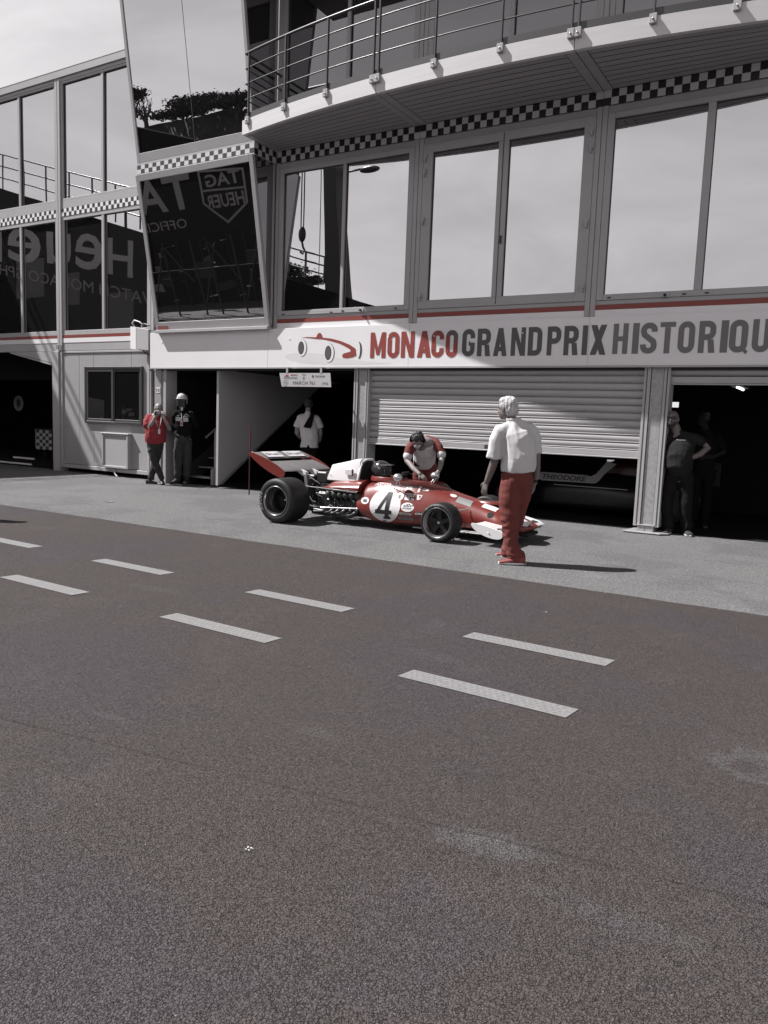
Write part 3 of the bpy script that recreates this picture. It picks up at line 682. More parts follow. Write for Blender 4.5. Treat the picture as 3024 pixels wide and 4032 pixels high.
put_text(q, 'MONACO', (-8.93, yb, 2.262), (1, 0, 0), (0, 0, 1), .15, .03, 1, bold=.02); put_text(q, 'GRAND PRIX HISTORIQUE', (-9.09, yb, 2.205), (1, 0, 0), (0, 0, 1), .31, .035, 0, bold=.02)
q.poly([(-9.09, yb, 2.255), (-9.0, yb, 2.25), (-8.97, yb, 2.265), (-9.02, yb, 2.285)], 1)
q.build('print', [M['dk_ltr'], M['red_ltr']], hb)
for x in (-9.02, -8.25): q = MB(); q.box(x-.02, x+.02, 11.395, 11.408, 2.31, 2.42); q.box(x-.02, x+.02, 11.405, 11.62, 2.405, 2.413); q.build('hanger', M['alu_l'], hb)
# roof tube lamp in the right garage
q = MB(); q.box(-1.72, -1.50, 13.2, 14.0, 2.24, 2.27, 0)
lp = thing('ceiling_light', 'lit tube light under the ceiling of the right hand garage', 'lamp', (-1.6, 13.6, 2.3))
q = MB(); q.box(-1.70, -1.52, 13.3, 14.2, 2.25, 2.29); q.build('housing', M['alu'], lp); q = MB(); q.tube([(-1.61, 13.35, 2.235), (-1.61, 14.15, 2.235)], .014, 8); q.build('tube', emit('lit_tube', 3), lp)

# ================================================================== LEFT BUILDING
lb = thing('pit_building', 'pale two storey glazed building behind the site cabin at the left edge', 'building', (-18, 12.05, 0))
q = MB(); q.box(-32, -12.95, 12.12, 19.5, 2.90, 9.17); q.build('wall', M['alu_l'], lb)
q = MB(); q.box(-32, -12.95, 11.98, 19.6, 9.03, 9.19); q.box(-32, -12.95, 12.02, 12.12, 8.95, 9.03); q.box(-32, -12.95, 11.975, 11.979, 9.185, 9.20); q.build('parapet', M['alu_l'], lb, bevel=.004)
q = MB(); q.box(-32, -13.2, 12.03, 12.12, 6.145, 6.32); q.box(-32, -13.2, 12.03, 12.12, 5.93, 5.968); q.box(-32, -13.2, 12.03, 12.12, 3.245, 3.30); q.build('cornice', M['alu_l'], lb, bevel=.004)
q = MB(); q.box(-32, -13.2, 12.02, 12.12, 3.178, 3.243); q.build('red_stripe', M['red_stripe'], lb)
q = MB(); q.box(-32, -13.2, 12.022, 12.12, 3.068, 3.1765); q.build('white_strip', M['white'], lb)
q = MB(); q.box(-32, -13.2, 12.03, 12.12, 2.88, 3.066); q.build('ground_beam', M['alu_l'], lb, bevel=.004)
for k in range(4):
    x1 = -16.39+3.1-3.1*k+.0; x0 = x1-3.1
    q = checker(x0+.004, x1-.004, 5.97, 6.143, 12.022, 34, k % 2); q.build('checker_band', [M['black'], M['white']], lb)
for x in (-19.49, -16.385, -13.28, -22.6):
    q = MB(); q.box(x-.085, x-.005, 12.0, 12.12, 2.9, 9.03); q.box(x+.005, x+.085, 12.0, 12.12, 2.9, 9.03); q.build('mullion_post', M['alu_l'], lb, bevel=.005)
    q = MB(); q.box(x-.005, x+.005, 12.012, 12.1, 2.9, 9.03); q.build('joint', M['alu_d'], lb)
for x in (-16.385,):
    q = MB()
    for dx in (-.1, -.045, .045, .1):
        for dz in (0, .05): q.box(x+dx-.009, x+dx+.009, 11.992, 11.999, 2.93+dz, 2.96+dz)
    q.build('bolt_slot', M['black'], lb)
for (a, c, mm) in ((-22.5, -19.58, -21.0), (-19.39, -16.475, -17.88), (-16.295, -13.37, -14.87)):
    window(a, c, (mm,), 6.32, 8.95, 12.08, lb, M['glass_l'], M['alu_l'], fw=.06, mw=.075)
    window(a, c, (mm,), 3.30, 5.93, 12.08, lb, M['glass_l'], M['alu_l'], fw=.06, mw=.075)
# its garage bay, open and dark
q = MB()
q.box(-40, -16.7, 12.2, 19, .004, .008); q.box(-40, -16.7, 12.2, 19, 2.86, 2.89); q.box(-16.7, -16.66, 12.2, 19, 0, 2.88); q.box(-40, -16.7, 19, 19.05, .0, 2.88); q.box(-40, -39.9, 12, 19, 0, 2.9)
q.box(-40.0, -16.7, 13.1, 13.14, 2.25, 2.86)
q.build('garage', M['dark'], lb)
q = MB(); q.box(-16.67, -16.43, 11.99, 12.3, 0, 2.875); q.build('pillar', M['alu_l'], lb, bevel=.006)
q = MB(); q.prism([(-16.68, 12.0, 2.872), (-18.3, 12.0, 2.872), (-16.68, 12.0, 2.60)], (0, .18, 0)); q.prism([(-18.35, 11.985, 2.878), (-18.30, 11.985, 2.84), (-16.68, 11.985, 2.54), (-16.68, 11.985, 2.585)], (0, .2, 0)); q.build('canopy_bracket', M['alu_l'], lb)
# unseen slab, rails and columns, added beyond the left edge to shade the ground bay
dk = thing('unseen_shade_slab', 'unseen high slab with rails, added left of the picture to shade the left garage', 'shade_caster', (-40, 9, 0))
q = MB(); q.box(-46, -25.1, 4.8, 13.0, 13.9, 14.05); q.build('slab', M['alu_l'], dk)
for dx in (.36, .62): q = MB(); q.tube([(-25.1+dx, 4.8, 14.0), (-25.1+dx, 13.0, 14.0)], .04, 6); q.build('rail_bar', M['rail'], dk)
for x, y in ((-45, 5), (-45, 11), (-34, 5)): q = MB(); q.box(x-.15, x+.15, y-.15, y+.15, 0, 13.9); q.build('column', M['rail'], dk)

# site cabin
cb = thing('site_cabin', 'pale grey panelled site cabin with dark sliding window left of the man in red', 'cabin', (-14.9, 12.1, 0))
q = MB(); cuts = (-16.33, -15.74, -15.23, -13.945, -13.43)
for a, c in zip(cuts[:-1], cuts[1:]): q.box(a+.003, c-.003, 12.05, 12.12, .20, 2.82)
q.box(-16.33, -13.43, 12.12, 14.5, .12, 2.86); q.build('wall', mat('cabin_panel', .29, .55, var=.05, vscale=1.3), cb, bevel=.003)
q = MB(); q.box(-16.42, -16.335, 12.02, 12.13, .1, 2.875); q.box(-13.425, -13.34, 12.02, 12.13, .1, 2.875); q.box(-16.335, -13.425, 12.03, 12.13, .10, .19); q.box(-16.335, -13.425, 12.03, 12.13, 2.825, 2.872); q.build('frame', M['alu_l'], cb, bevel=.006)
q = MB(); q.box(-13.335, -13.30, 12.03, 12.1, .05, 2.4); q.build('edge_trim', M['alu_l'], cb)
q = MB()
wx0, wx1, wz0, wz1 = -15.49, -13.555, 1.205, 2.505
q.box(wx0, wx0+.05, 11.99, 12.05, wz0, wz1); q.box(wx1-.05, wx1, 11.99, 12.05, wz0, wz1); q.box(wx0+.05, wx1-.05, 11.99, 12.05, wz1-.05, wz1); q.box(wx0+.05, wx1-.05, 11.99, 12.05, wz0, wz0+.05)
Mfr = mat('dark_grey_window_frame', .05, .4)
wf = q.build('sliding_window', Mfr, cb, bevel=.005)
for (a, c, yy) in ((wx0+.05, -14.50, 12.0), (-14.55, wx1-.05, 12.02)):
    q = MB(); e = .07; q.box(a, a+e, yy, yy+.02, wz0+.05, wz1-.05); q.box(c-e, c, yy, yy+.02, wz0+.05, wz1-.05); q.box(a+e, c-e, yy, yy+.02, wz1-.05-e, wz1-.05); q.box(a+e, c-e, yy, yy+.02, wz0+.05, wz0+.05+e*.8)
    q.build('sash', Mfr, wf, bevel=.004)
    q = MB(); q.box(a+e, c-e, yy+.006, yy+.012, wz0+.05+e*.8, wz1-.05-e); q.build('pane', M['glass_c'], wf)
q = MB(); q.box(-14.45, wx1-.04, 11.985, 12.0, wz0+.04, wz0+.055); q.build('track', M['steel'], wf)
q = MB(); q.box(-14.83, -14.78, 11.94, 12.05, .2, .985); q.box(-14.0+.0, -13.95, 11.94, 12.05, .2, .97); q.box(-14.78, -14.0, 11.94, 12.05, .93, .975); q.box(-14.78, -14.0, 11.94, 12.05, .2, .25); q.box(-14.78, -14.0, 11.965, 12.05, .25, .93); q.box(-14.86, -13.92, 11.925, 12.05, .977, 1.0)
q.build('vent_box', M['alu_l'], cb, bevel=.005)
q = MB(); q.tube([(-14.45, 12.0, .2), (-14.43, 11.98, .08), (-14.36, 11.96, .03), (-14.3, 11.95, .012)], .018, 8); q.build('drain_hose', M['alu'], cb)
for x in (-16.2, -15, -13.6): q = MB(); q.box(x-.1, x+.1, 12.15, 12.35, 0, .115); q.build('support_block', M['dark'], cb)

# electric box with cables
jb = thing('junction_box', 'grey steel box with white cable loop mounted high between the cabin and the sign', 'electrical box', (-13.25, 11.7, 3))
q = MB(); q.prism([(-13.40, 11.70, 2.84), (-13.40, 11.70, 3.31), (-12.93, 11.62, 3.24), (-12.93, 11.62, 2.80)], (-.12, .28, 0)); q.build('case', M['alu'], jb, bevel=.008)
q = MB(); q.prism([(-13.60, 11.72, 2.86), (-13.60, 11.72, 3.335), (-13.405, 11.70, 3.315), (-13.405, 11.70, 2.84)], (0, .25, 0)); q.build('side_plate', M['white'], jb)
q = MB(); q.tube([(-13.5, 11.75, 3.33), (-13.55, 11.72, 3.40), (-13.45, 11.7, 3.46), (-13.3, 11.7, 3.42), (-13.2, 11.7, 3.36), (-13.25, 11.72, 3.33)], .013, 6); q.build('white_cable', M['white'], jb)
q = MB(); q.tube([(-13.3, 11.75, 3.34), (-13.15, 11.7, 3.37), (-13.0, 11.7, 3.33)], .022, 6); q.tube([(-13.2, 11.72, 2.82), (-13.1, 11.70, 2.74), (-12.98, 11.72, 2.72)], .012, 6); q.box(-12.86, -12.80, 11.72, 11.78, 2.9, 3.3); q.build('black_cable', M['black'], jb)

# things in the left garage
tb = thing('checkered_table', 'low table with black and white checkered skirt inside the dark left garage', 'table', (-20.9, 14.6, 0))
q = MB()
Mck = [M['black'], mat('grey_check', .42, .7)]
for i in range(10):
    for j in range(6):
        z0, z1 = .28+.097*j, .28+.097*(j+1)
        if i < 5: a = (-21.58+.075*i*1.7, 14.9-.08*i); c = (-21.58+.075*(i+1)*1.7, 14.9-.08*(i+1))
        else: a = (-20.94+.145*(i-5), 14.5); c = (-20.94+.145*(i-4), 14.5)
        q.poly([(a[0], a[1], z0), (c[0], c[1], z0), (c[0], c[1], z1), (a[0], a[1], z1)], (i+j) % 2)
q.build('skirt', Mck, tb); q = MB(); q.prism([(-21.6, 14.9, .86), (-20.94, 14.48, .86), (-20.2, 14.48, .86), (-20.2, 15.2, .86), (-21.5, 15.2, .86)], (0, 0, .03)); q.build('table_top', M['dark2'], tb)
for x, y in ((-20.3, 14.6), (-20.3, 15.1), (-21.4, 15.1)): q = MB(); q.box(x-.02, x+.02, y-.02, y+.02, 0, .86); q.build('leg', M['dark2'], tb)
q = MB(); q.lathe([(.23, 0), (.23, .05), (.13, .07), (.13, 0), (.23, 0)], (-21.8, 14.5, 1.625), 'Y', 30); q.disc((-21.8, 14.53, 1.625), .13, 24, 1)
tag(q.build('wall_disc', [mat('grey_ring', .16, .6), M['dark2']]), 'round grey ring hanging in the dark left garage', 'ring')
for n_i, (x0, x1, y0, y1) in enumerate(((-19.75, -18.3, 12.50, 12.53), (-21.2, -20.2, 13.9, 13.93))):
    q = MB(); q.box(x0, x1, y0, y1, .01, .05 if n_i == 0 else .06)  # white bars imitate slivers of sunlight on the floor
    tag(q.build('sunlight_strip', M['white']), ('white bar standing in for a sliver of sunlight on the floor at the mouth of the left garage', 'white bar standing in for a sliver of sunlight deeper inside the left garage')[n_i], 'strip')

# small litter / marks on the road
for (x, y, s, lab) in ((-1.65, 1.94, .011, 'small white scuff near the bottom of the road'), (-2.0, 5.95, .014, 'tiny scrap of paper on the road right of the markings')):
    q = MB(); random.seed(int(s*1000))
    for k in range(7):
        a = random.random()*6.3; c = Vector((x+random.uniform(-1, 1)*s*1.5, y+random.uniform(-1, 1)*s, .009+.0006*k)); q.poly([c+Vector((math.cos(a+t)*s*random.uniform(.2, .55), math.sin(a+t)*s*random.uniform(.2, .5), 0)) for t in (0, 1.6, 3.1, 4.7)])
    tag(q.build('paper_scrap', M['ivory']), lab, 'litter')

# ================================================================== WHAT STANDS OPPOSITE (seen in the mirror glass)
bw_ = thing('banner_wall', 'black watch advertising banner wall across the road, mirrored in the windows', 'banner', (-27, -5, 0))
topz = lambda X: 6.24+.30*(-17.5-X)
q = MB(); q.prism([(-14, -5, 3.6), (-31.2, -5, 3.6), (-31.2, -5, topz(-31.2)), (-14, -5, topz(-14))], (0, -.3, 0)); q.prism([(-31.2, -5, 1.5), (-60, -5, 5.0), (-60, -5, topz(-60)), (-31.2, -5, topz(-31.2))], (0, -.3, 0)); q.build('banner', M['bblack'], bw_)
Mb = mat('banner_print', .32, .6); Mb2 = mat('banner_print_dim', .17, .6)
AXN, AZ = (-1, 0, 0), (0, 0, 1); yb = -4.985
q = MB()
put_text(q, 'T', (-26.3, yb, 4.90), AXN, AZ, 1.75, 1.45, 0, bold=.02); put_text(q, 'A', (-28.0, yb, 4.90), AXN, AZ, 1.9, 1.45, 0, bold=.02)
for ch, xa, xb, z, h in (('H', -33.63, -35.6, 8.75, 1.9), ('e', -36.03, -38.37, 9.2, 1.95), ('u', -38.75, -40.9, 9.65, 1.8), ('e', -41.4, -44.6, 9.9, 2.0), ('r', -45.2, -46.6, 10.4, 2.0)):
    put_text(q, ch, (xa, yb, z-.15), AXN, AZ, xa-xb, h, 0, bold=.01, slope=.17)
# shield
sh_ = [(-23.12, 6.17), (-25.75, 6.39), (-25.85, 5.0), (-24.6, 4.05), (-23.25, 4.8)]
cx = sum(p[0] for p in sh_)/5; cz = sum(p[1] for p in sh_)/5
ins = [(cx+(x-cx)*.91, cz+(z-cz)*.91) for x, z in sh_]
for i in range(5): j = (i+1) % 5; q.poly([(sh_[i][0], yb, sh_[i][1]), (sh_[j][0], yb, sh_[j][1]), (ins[j][0], yb, ins[j][1]), (ins[i][0], yb, ins[i][1])], 0)
q.poly([(-23.3, yb, 5.38), (-25.7, yb, 5.48), (-25.7, yb, 5.56), (-23.3, yb, 5.46)], 0)
put_text(q, 'TAG', (-23.4, yb, 5.62), AXN, AZ, 2.0, .52, 0, bold=.02); put_text(q, 'HEUER', (-23.4, yb, 4.75), AXN, AZ, 2.2, .55, 0, bold=.02)
put_text(q, 'OFFICIAL', (-27.1, yb, 4.12), AXN, AZ, 3.6, .40, 0)
put_text(q, 'WATCH MONACO GPH', (-31.6, yb, 7.0), AXN, AZ, 13.8, .62, 1, slope=.182)
q.build('lettering', [Mb, Mb2], bw_)
for (x0, x1, z0, z1) in ((-33.6, -35.6, 5.6, 7.9), (-38.0, -39.6, 7.4, 9.2), (-41.2, -43.8, 8.0, 10.2)):
    q = MB(); q.box(x1, x0, -4.995, -4.99, z0, z1); q.build('poster', mat('dim_poster', .035, .6), bw_)
# scaffold terrace below the banner
sc_ = thing('scaffold_terrace', 'scaffold terrace under the banner across the road, mirrored in the leaning bay', 'scaffolding', (-26, -6, 0))
q = MB()
rs_ = random.Random(11)
for i in range(12):
    x = -31+1.5*i+rs_.uniform(-.5, .5)
    for y in (-5.4, -8): q.tube([(x, y, 0), (x, y, 3.6)], .045, 6)
    if i % 2 == 0 and i < 10: q.tube([(x, -5.4, .3), (x+1.5, -5.4, 3.3)], .03, 6)
    else: q.tube([(x+1.5, -5.4, 1.6), (x, -5.4, 3.4)], .03, 6)
for z in (2.2,): q.tube([(-31, -5.4, z), (-14, -5.4, z)], .035, 6)
q.build('frame', M['dark2'], sc_)
q = MB(); q.box(-40, -12, -12, -8.4, 0, 6); q.build('backing', M['dark'], sc_)
random.seed(3)
for k in range(70):
    x = random.uniform(-40, -21); z = random.uniform(.5, 3.4); w_ = random.uniform(.1, .7); h_ = random.choice((.03, .05, .05, .22))
    q = MB(); y = random.uniform(-8, -5.6); q.prism([(x, y, z), (x+w_, y, z+random.uniform(-.1, .15)), (x+w_, y, z+h_), (x, y, z+h_)], (0, .05, 0)); q.build('plank', [M['alu'], M['white'], M['dark2'], M['alu_l']][k % 4], sc_)
for k in range(16):
    x = random.uniform(-38, -22); z = random.uniform(.2, 2.6); w_ = random.uniform(.5, 2.0); h_ = random.uniform(.25, .8); y = random.uniform(-8.2, -6.2)
    q = MB(); q.prism([(x, y, z), (x+w_, y, z+random.uniform(-.3, .3)), (x+w_*random.uniform(.7, 1), y, z+h_), (x+w_*.1, y, z+h_*random.uniform(.6, 1.2))], (0, .05, 0)); q.build('tarpaulin', [M['dark2'], M['dk_ltr'], M['dark2'], M['alu']][k % 4], sc_)
# crane, hook and street lamp above the wall
cr = thing('mobile_crane', 'dark crane boom with hook block hanging across the road, mirrored in the first window', 'crane', (-20.4, -5.6, 0))
q = MB(); q.loft([[Vector((x+sx*w_, -5.6+sy_*w_, z)) for sx, sy_ in ((-1, -1), (1, -1), (1, 1), (-1, 1))] for x, z, w_ in ((-19.9, 0, .55), (-20.1, 6.3, .45), (-20.65, 12.6, .32), (-21.0, 16, .2))], smooth=False); q.build('boom', M['black'], cr)
q = MB(); q.tube([(-22.2, -5.6, 9.9), (-22.2, -5.6, 16)], .03, 5); q.tube([(-22.35, -5.6, 9.9), (-22.35, -5.6, 16)], .03, 5); q.tube([(-21.3, -5.6, 6), (-21.3, -5.6, 16)], .02, 5); q.tube([(-21, -5.6, 16), (-22.5, -5.6, 16)], .12, 6); q.build('cable', M['black'], cr)
q = MB(); q.ball((-22.27, -5.6, 9.8), (.2, .12, .34)); q.tube([(-22.27, -5.6, 9.5), (-22.2, -5.6, 9.25), (-22.1, -5.6, 9.1), (-22.2, -5.6, 8.95), (-22.35, -5.6, 9.05)], .05, 6); q.build('hook_block', M['black'], cr)
def lamp_post(x, y, z, r, arm, lab):
    t = thing('street_lamp', lab, 'street lamp', (x, y, 0))
    q = MB(); q.tube([(x, y, 0), (x, y, z-.4), (x+arm*.3, y, z), (x+arm, y, z+.05)], [r, r*.7, r*.5, r*.45], 8); q.build('pole', M['black'], t)
    q = MB(); q.ball((x+arm*1.15, y, z-.05), (abs(arm)*.35, .2, .14)); q.build('lamp_head', M['rail'], t)
    return t
lamp_post(-20.6, -5.9, 12.35, .12, 1.45, 'street lamp with flat head across the road, mirrored beside the crane boom')
lamp_post(-35.6, -6.2, 13.4, .1, -1.1, 'street lamp across the road, mirrored low in the upper left windows')
def handrail(pts, lab, n=2, h=1.0, posts=9):
    t = thing('handrail', lab, 'railing', pts[0]); q = MB()
    for k in range(1, n+1): q.tube([(p[0], p[1], p[2]+h*k/n) for p in pts], .045, 6)
    q.build('bar', M['rail'], t)
    for i in range(posts):
        f = i/(posts-1)*(len(pts)-1); a = int(min(f, len(pts)-2)); g = f-a; p = Vector(pts[a]).lerp(Vector(pts[a+1]), g)
        q = MB(); q.tube([p, p+Vector((0, 0, h))], .05, 6); q.build('post', M['rail'], t)
handrail([(-20.76, -5.3, 7.5), (-21.8, -5.3, 7.8), (-22.8, -5.3, 8.1)], 'platform railing on top of the banner wall, mirrored beside the crane hook', 3, 1.15, 3)
handrail([(-31.5, -5.3, 10.6), (-39.2, -5.3, 12.8), (-47.5, -5.3, 15.2)], 'long sloping railing along the banner wall top, mirrored in the upper left windows', 3, 2.0)
# hillside with pines
q = MB(); hv = []; nx, ny = 50, 10
for j in range(ny+1):
    for i in range(nx+1):
        x = -120+130*i/nx; y = -25-5*j; f = j/ny
        hv.append((x, y, max(0, min(13.7, 13.7-max(0, (x+44)*.75))*min(1, f*14)+.5*noise.noise(Vector((x*.12, y*.1, 0))))))
q.add(hv, [(j*(nx+1)+i, j*(nx+1)+i+1, (j+1)*(nx+1)+i+1, (j+1)*(nx+1)+i) for j in range(ny) for i in range(nx)], 0, True)
tag(q.build('hill', mat('scrub_hillside', .045, .9, var=.5, vscale=.7, detail=8)), kind='structure')
Mleaf = mat('pine_foliage', .035, .8, var=.4, vscale=3); Mbark = mat('bark', .06, .9)
def pine(x, y, z0, h, rad, lab, sd=1, bare=False):
    rnd = random.Random(sd); t = thing('umbrella_pine' if not bare else 'bare_tree', lab, 'tree', (x, y, z0), group='trees on the hill opposite')
    q = MB(); q.tube([(x, y, z0-1), (x+.1, y, z0+h*.4), (x+.2, y, z0+h*.8)], [.28, .2, .12], 7)
    tips = []
    for k in range(9):
        a = 2*PI*k/9+rnd.random()*.5; rr = rad*rnd.uniform(.5, .85); p = Vector((x+rr*math.cos(a), y+rr*math.sin(a)*.8, z0+h*rnd.uniform(.75, .95)))
        q.tube([(x+.1, y, z0+h*rnd.uniform(.35, .6)), (x+(p.x-x)*.5, y+(p.y-y)*.5, z0+h*.68), p], [.1, .06, .03], 5); tips.append(p)
        if bare:
            for u in range(6):
                e = p+Vector((rnd.uniform(-.6, .6), rnd.uniform(-.5, .5), rnd.uniform(.2, .9))); q.tube([p.lerp(Vector((x, y, z0+h*.6)), rnd.random()*.5), e], [.035, .012], 4)
    q.build('trunk', Mbark, t)
    if not bare:
        q = MB()
        for k in range(2600):
            c = rnd.choice(tips)+Vector((rnd.gauss(0, rad*.3), rnd.gauss(0, rad*.3), rnd.gauss(.12*h, .06*h))); s = rnd.uniform(.08, .2)
            n1 = Vector((rnd.gauss(0, 1), rnd.gauss(0, 1), rnd.gauss(0, 1))).normalized(); n2 = n1.orthogonal().normalized(); q.poly([c+n1*s, c+n2*s*.5, c-n1*s, c-n2*s*.5])
        q.build('crown', Mleaf, t, fix=False)
for k, (x, y, z, h, r) in enumerate(((-55.2, -30, 13.0, 3.4, 1.3), (-50.6, -31, 12.8, 1.6, 2.4), (-47.4, -30, 12.9, 1.8, 2.3), (-43.8, -30, 12.4, 1.8, 2.5), (-41.3, -31, 11.6, 1.7, 1.7), (-59, -31, 13, 2.5, 2.2), (-45.6, -32, 12.8, 1.7, 2.0))):
    pine(x, y, z, h, r, ['tall dark pine at the left end of the mirrored hill', 'small pine left of the middle of the mirrored hill', 'broad pine in the middle of the mirrored hill', 'widest pine right of the middle of the mirrored hill', 'dark pine near the right end of the mirrored hill', 'outermost pine of the hill opposite, beyond the tall one', 'low pine at the right end of the hill opposite'][k], k+3)
pine(-52.8, -29, 12.9, 2.2, .9, 'leafless tree beside the tall pine on the mirrored hill', 20, True)

# ================================================================== THE RED RACING CAR  (heading +X, centre line y = CY)
CY = 9.46
C = {}
C['red'] = mat('red_car_paint', (.138, .0225, .0185), .32, spec=.5, coat=.15, var=.06, vscale=2)
C['white'] = mat('white_car_paint', .58, .3, coat=.3)
C['rubber'] = mat('tyre_rubber', .011, .55, spec=.35, bump=.15, bscale=60)
C['rim'] = mat('cast_rim', .035, .35, metal=.6)
C['rimlip'] = mat('polished_rim_lip', .26, .3, metal=.85)
C['blk'] = mat('black_engine_metal', .012, .45)
C['eng'] = mat('engine_casting', .04, .4, metal=.7, var=.3, vscale=20)
C['pipe'] = mat('exhaust_steel', .05, .4, metal=.5, var=.2, vscale=8)
C['ball'] = mat('trumpet_cover', .03, .6)
C['alu'] = mat('wing_aluminium', .20, .4, metal=.4, var=.12, vscale=6)
C['dec'] = mat('white_decal', .55, .45); C['deck'] = mat('black_decal', .01, .45); C['decg'] = mat('grey_decal', .17, .5)
C['seat'] = mat('cockpit_black', .008, .9)
C['screen'] = screen_glass('smoked_screen', .50, .22)
C['letter'] = mat('tyre_lettering', .22, .6)
car = thing('racing_car', 'red open wheel racing car numbered 4 standing before the half closed shutter', 'racing car', (-5.6, CY, 0))

def chaikin(p, n=2, closed=True):
    for _ in range(n):
        q = []
        for i in range(len(p) if closed else len(p)-1):
            a = p[i]; b_ = p[(i+1) % len(p)]
            q.append((a[0]*.75+b_[0]*.25, a[1]*.75+b_[1]*.25)); q.append((a[0]*.25+b_[0]*.75, a[1]*.25+b_[1]*.75))
        p = q
    return p
def section(x, zb, wb, zm, wm, zt, wt, zc, n=2, cy_=CY):
    half = [(wb, zb), (wm, zb+(zm-zb)*.45), (wm, zm), (wt, zt)]
    pts = half+[(0, zc)]+[(-a, z) for a, z in half[::-1]]
    return [Vector((x, cy_+a, z)) for a, z in chaikin(pts, n)]
def interp(st, k=4):
    o = []
    for i in range(len(st)-1):
        for j in range(k):
            f = j/k; g = f*f*(3-2*f)*.35+f*.65
            o.append([st[i][q]*(1-g)+st[i+1][q]*g for q in range(len(st[0]))])
    return o+[st[-1]]
ST_ = [(-5.885, .20, .27, .34, .40, .50, .30, .60), (-5.80, .12, .30, .34, .415, .60, .285, .645), (-5.6, .078, .33, .36, .425, .655, .285, .675), (-5.3, .072, .34, .36, .43, .675, .275, .69),
       (-5.0, .085, .33, .36, .42, .665, .25, .685), (-4.75, .10, .30, .36, .385, .61, .22, .64), (-4.5, .11, .26, .36, .325, .545, .20, .575), (-4.25, .115, .25, .35, .29, .49, .20, .52),
       (-4.0, .12, .26, .31, .30, .435, .20, .462), (-3.78, .12, .27, .27, .32, .37, .22, .395), (-3.60, .125, .25, .24, .29, .305, .20, .33), (-3.46, .15, .19, .225, .22, .262, .14, .28), (-3.385, .19, .09, .222, .11, .24, .07, .25), (-3.355, .212, .03, .223, .04, .232, .02, .235)]
q = MB(); rings = [section(*s) for s in interp(ST_)]; q.loft(rings)
body = q.build('body', C['red'], car)
BV = BVHTree.FromPolygons([Vector(v) for v in q.v], q.f)
def decal_pts(q, pts, mi=0, off=.004, sub=True):
    """project (x, z) outline points sideways onto the near flank; returns face"""
    vs = []
    for x, z in pts:
        h = BV.ray_cast(Vector((x, 5, z)), Vector((0, 1, 0)))[0]
        vs.append((x, (h.y if h else CY-.3)-off, z))
    return vs
def decal_disc(q, cx, cz, rx, rz, mi=0, off=.004, rings_=6, n=32):
    pts = [(cx, cz)]+[(cx+rx*k/rings_*math.cos(2*PI*i/n), cz+rz*k/rings_*math.sin(2*PI*i/n)) for k in range(1, rings_+1) for i in range(n)]
    fs = [(0, 1+i, 1+(i+1) % n) for i in range(n)]+[(1+(k-1)*n+i, 1+k*n+i, 1+k*n+(i+1) % n, 1+(k-1)*n+(i+1) % n) for k in range(1, rings_) for i in range(n)]
    q.add(decal_pts(q, pts, off=off), fs, mi)
def decal_rect(q, x0, z0, x1, z1, mi=0, off=.004, n=6, slope=0.0):
    pts = [(x0+(x1-x0)*i/n, z0+(z1-z0)*j/n+slope*(x0+(x1-x0)*i/n-x0)) for j in range(n+1) for i in range(n+1)]
    q.add(decal_pts(q, pts, off=off), [(j*(n+1)+i, j*(n+1)+i+1, (j+1)*(n+1)+i+1, (j+1)*(n+1)+i) for j in range(n) for i in range(n)], mi)
def decal_text(q, body_, x0, z0, w, h, mi=0, off=.007, bold=0.0, shear=0.0, slope=0.0):
    vs, fs = text_geo(body_, bold, shear); q.add(decal_pts(q, [(x0+u*w, z0+v*h+slope*u*w) for u, v in vs], off=off), fs, mi)
q = MB(); decal_disc(q, -5.405, .348, .245, .232); q.build('number_roundel', C['dec'], body, fix=False)
q = MB()                                                       # the 4 in slices so that it follows the flank
def strip(pa, pb, n=8, off=.008):
    for i in range(n):
        f, g = i/n, (i+1)/n; L = lambda a, c, t: (a[0]+(c[0]-a[0])*t, a[1]+(c[1]-a[1])*t)
        q.add(decal_pts(q, [L(pa[0], pb[0], f), L(pa[1], pb[1], f), L(pa[1], pb[1], g), L(pa[0], pb[0], g)], off=off), [(0, 1, 2, 3)], 0)
strip([(-5.40, .165), (-5.335, .165)], [(-5.385, .535), (-5.315, .535)])
strip([(-5.535, .265), (-5.485, .262)], [(-5.385, .538), (-5.335, .535)], off=.0085)
strip([(-5.555, .225), (-5.55, .285)], [(-5.29, .235), (-5.285, .29)], off=.009)
strip([(-5.425, .16), (-5.42, .195)], [(-5.31, .165), (-5.31, .20)], n=3, off=.0095)
q.build('number', C['deck'], body, fix=False)
q = MB(); decal_disc(q, -5.742, .387, .068, .048, 0, n=20, rings_=3); decal_text(q, '88', -5.775, .367, .066, .042, 1, bold=.02); q.build('oval_badge', [C['dec'], C['deck']], body, fix=False)
q = MB(); decal_text(q, 'JACKY ICKX', -5.665, .598, .27, .048, 0, bold=.03, slope=-.02); q.build('name_lettering', C['dec'], body, fix=False)
q = MB()
decal_disc(q, -5.052, .355, .098, .062, 0, n=24, rings_=4); decal_text(q, 'MONACO', -5.11, .36, .11, .022, 1, bold=.02); decal_text(q, 'HISTORIQUE', -5.12, .328, .13, .022, 1, bold=.02)
for i in range(4): decal_rect(q, -5.07+.028*i, .385+.012*(i % 2)-.006*i, -5.05+.028*i, .397+.012*(i % 2)-.006*i, 1, n=1, off=.008)
decal_rect(q, -5.165, .243, -4.98, .279, 2); decal_text(q, 'MAGNETI', -5.13, .252, .11, .018, 1, bold=.01)
decal_rect(q, -5.18, .180, -4.96, .218, 2); decal_text(q, 'FERODO', -5.16, .188, .18, .022, 1, bold=.01)
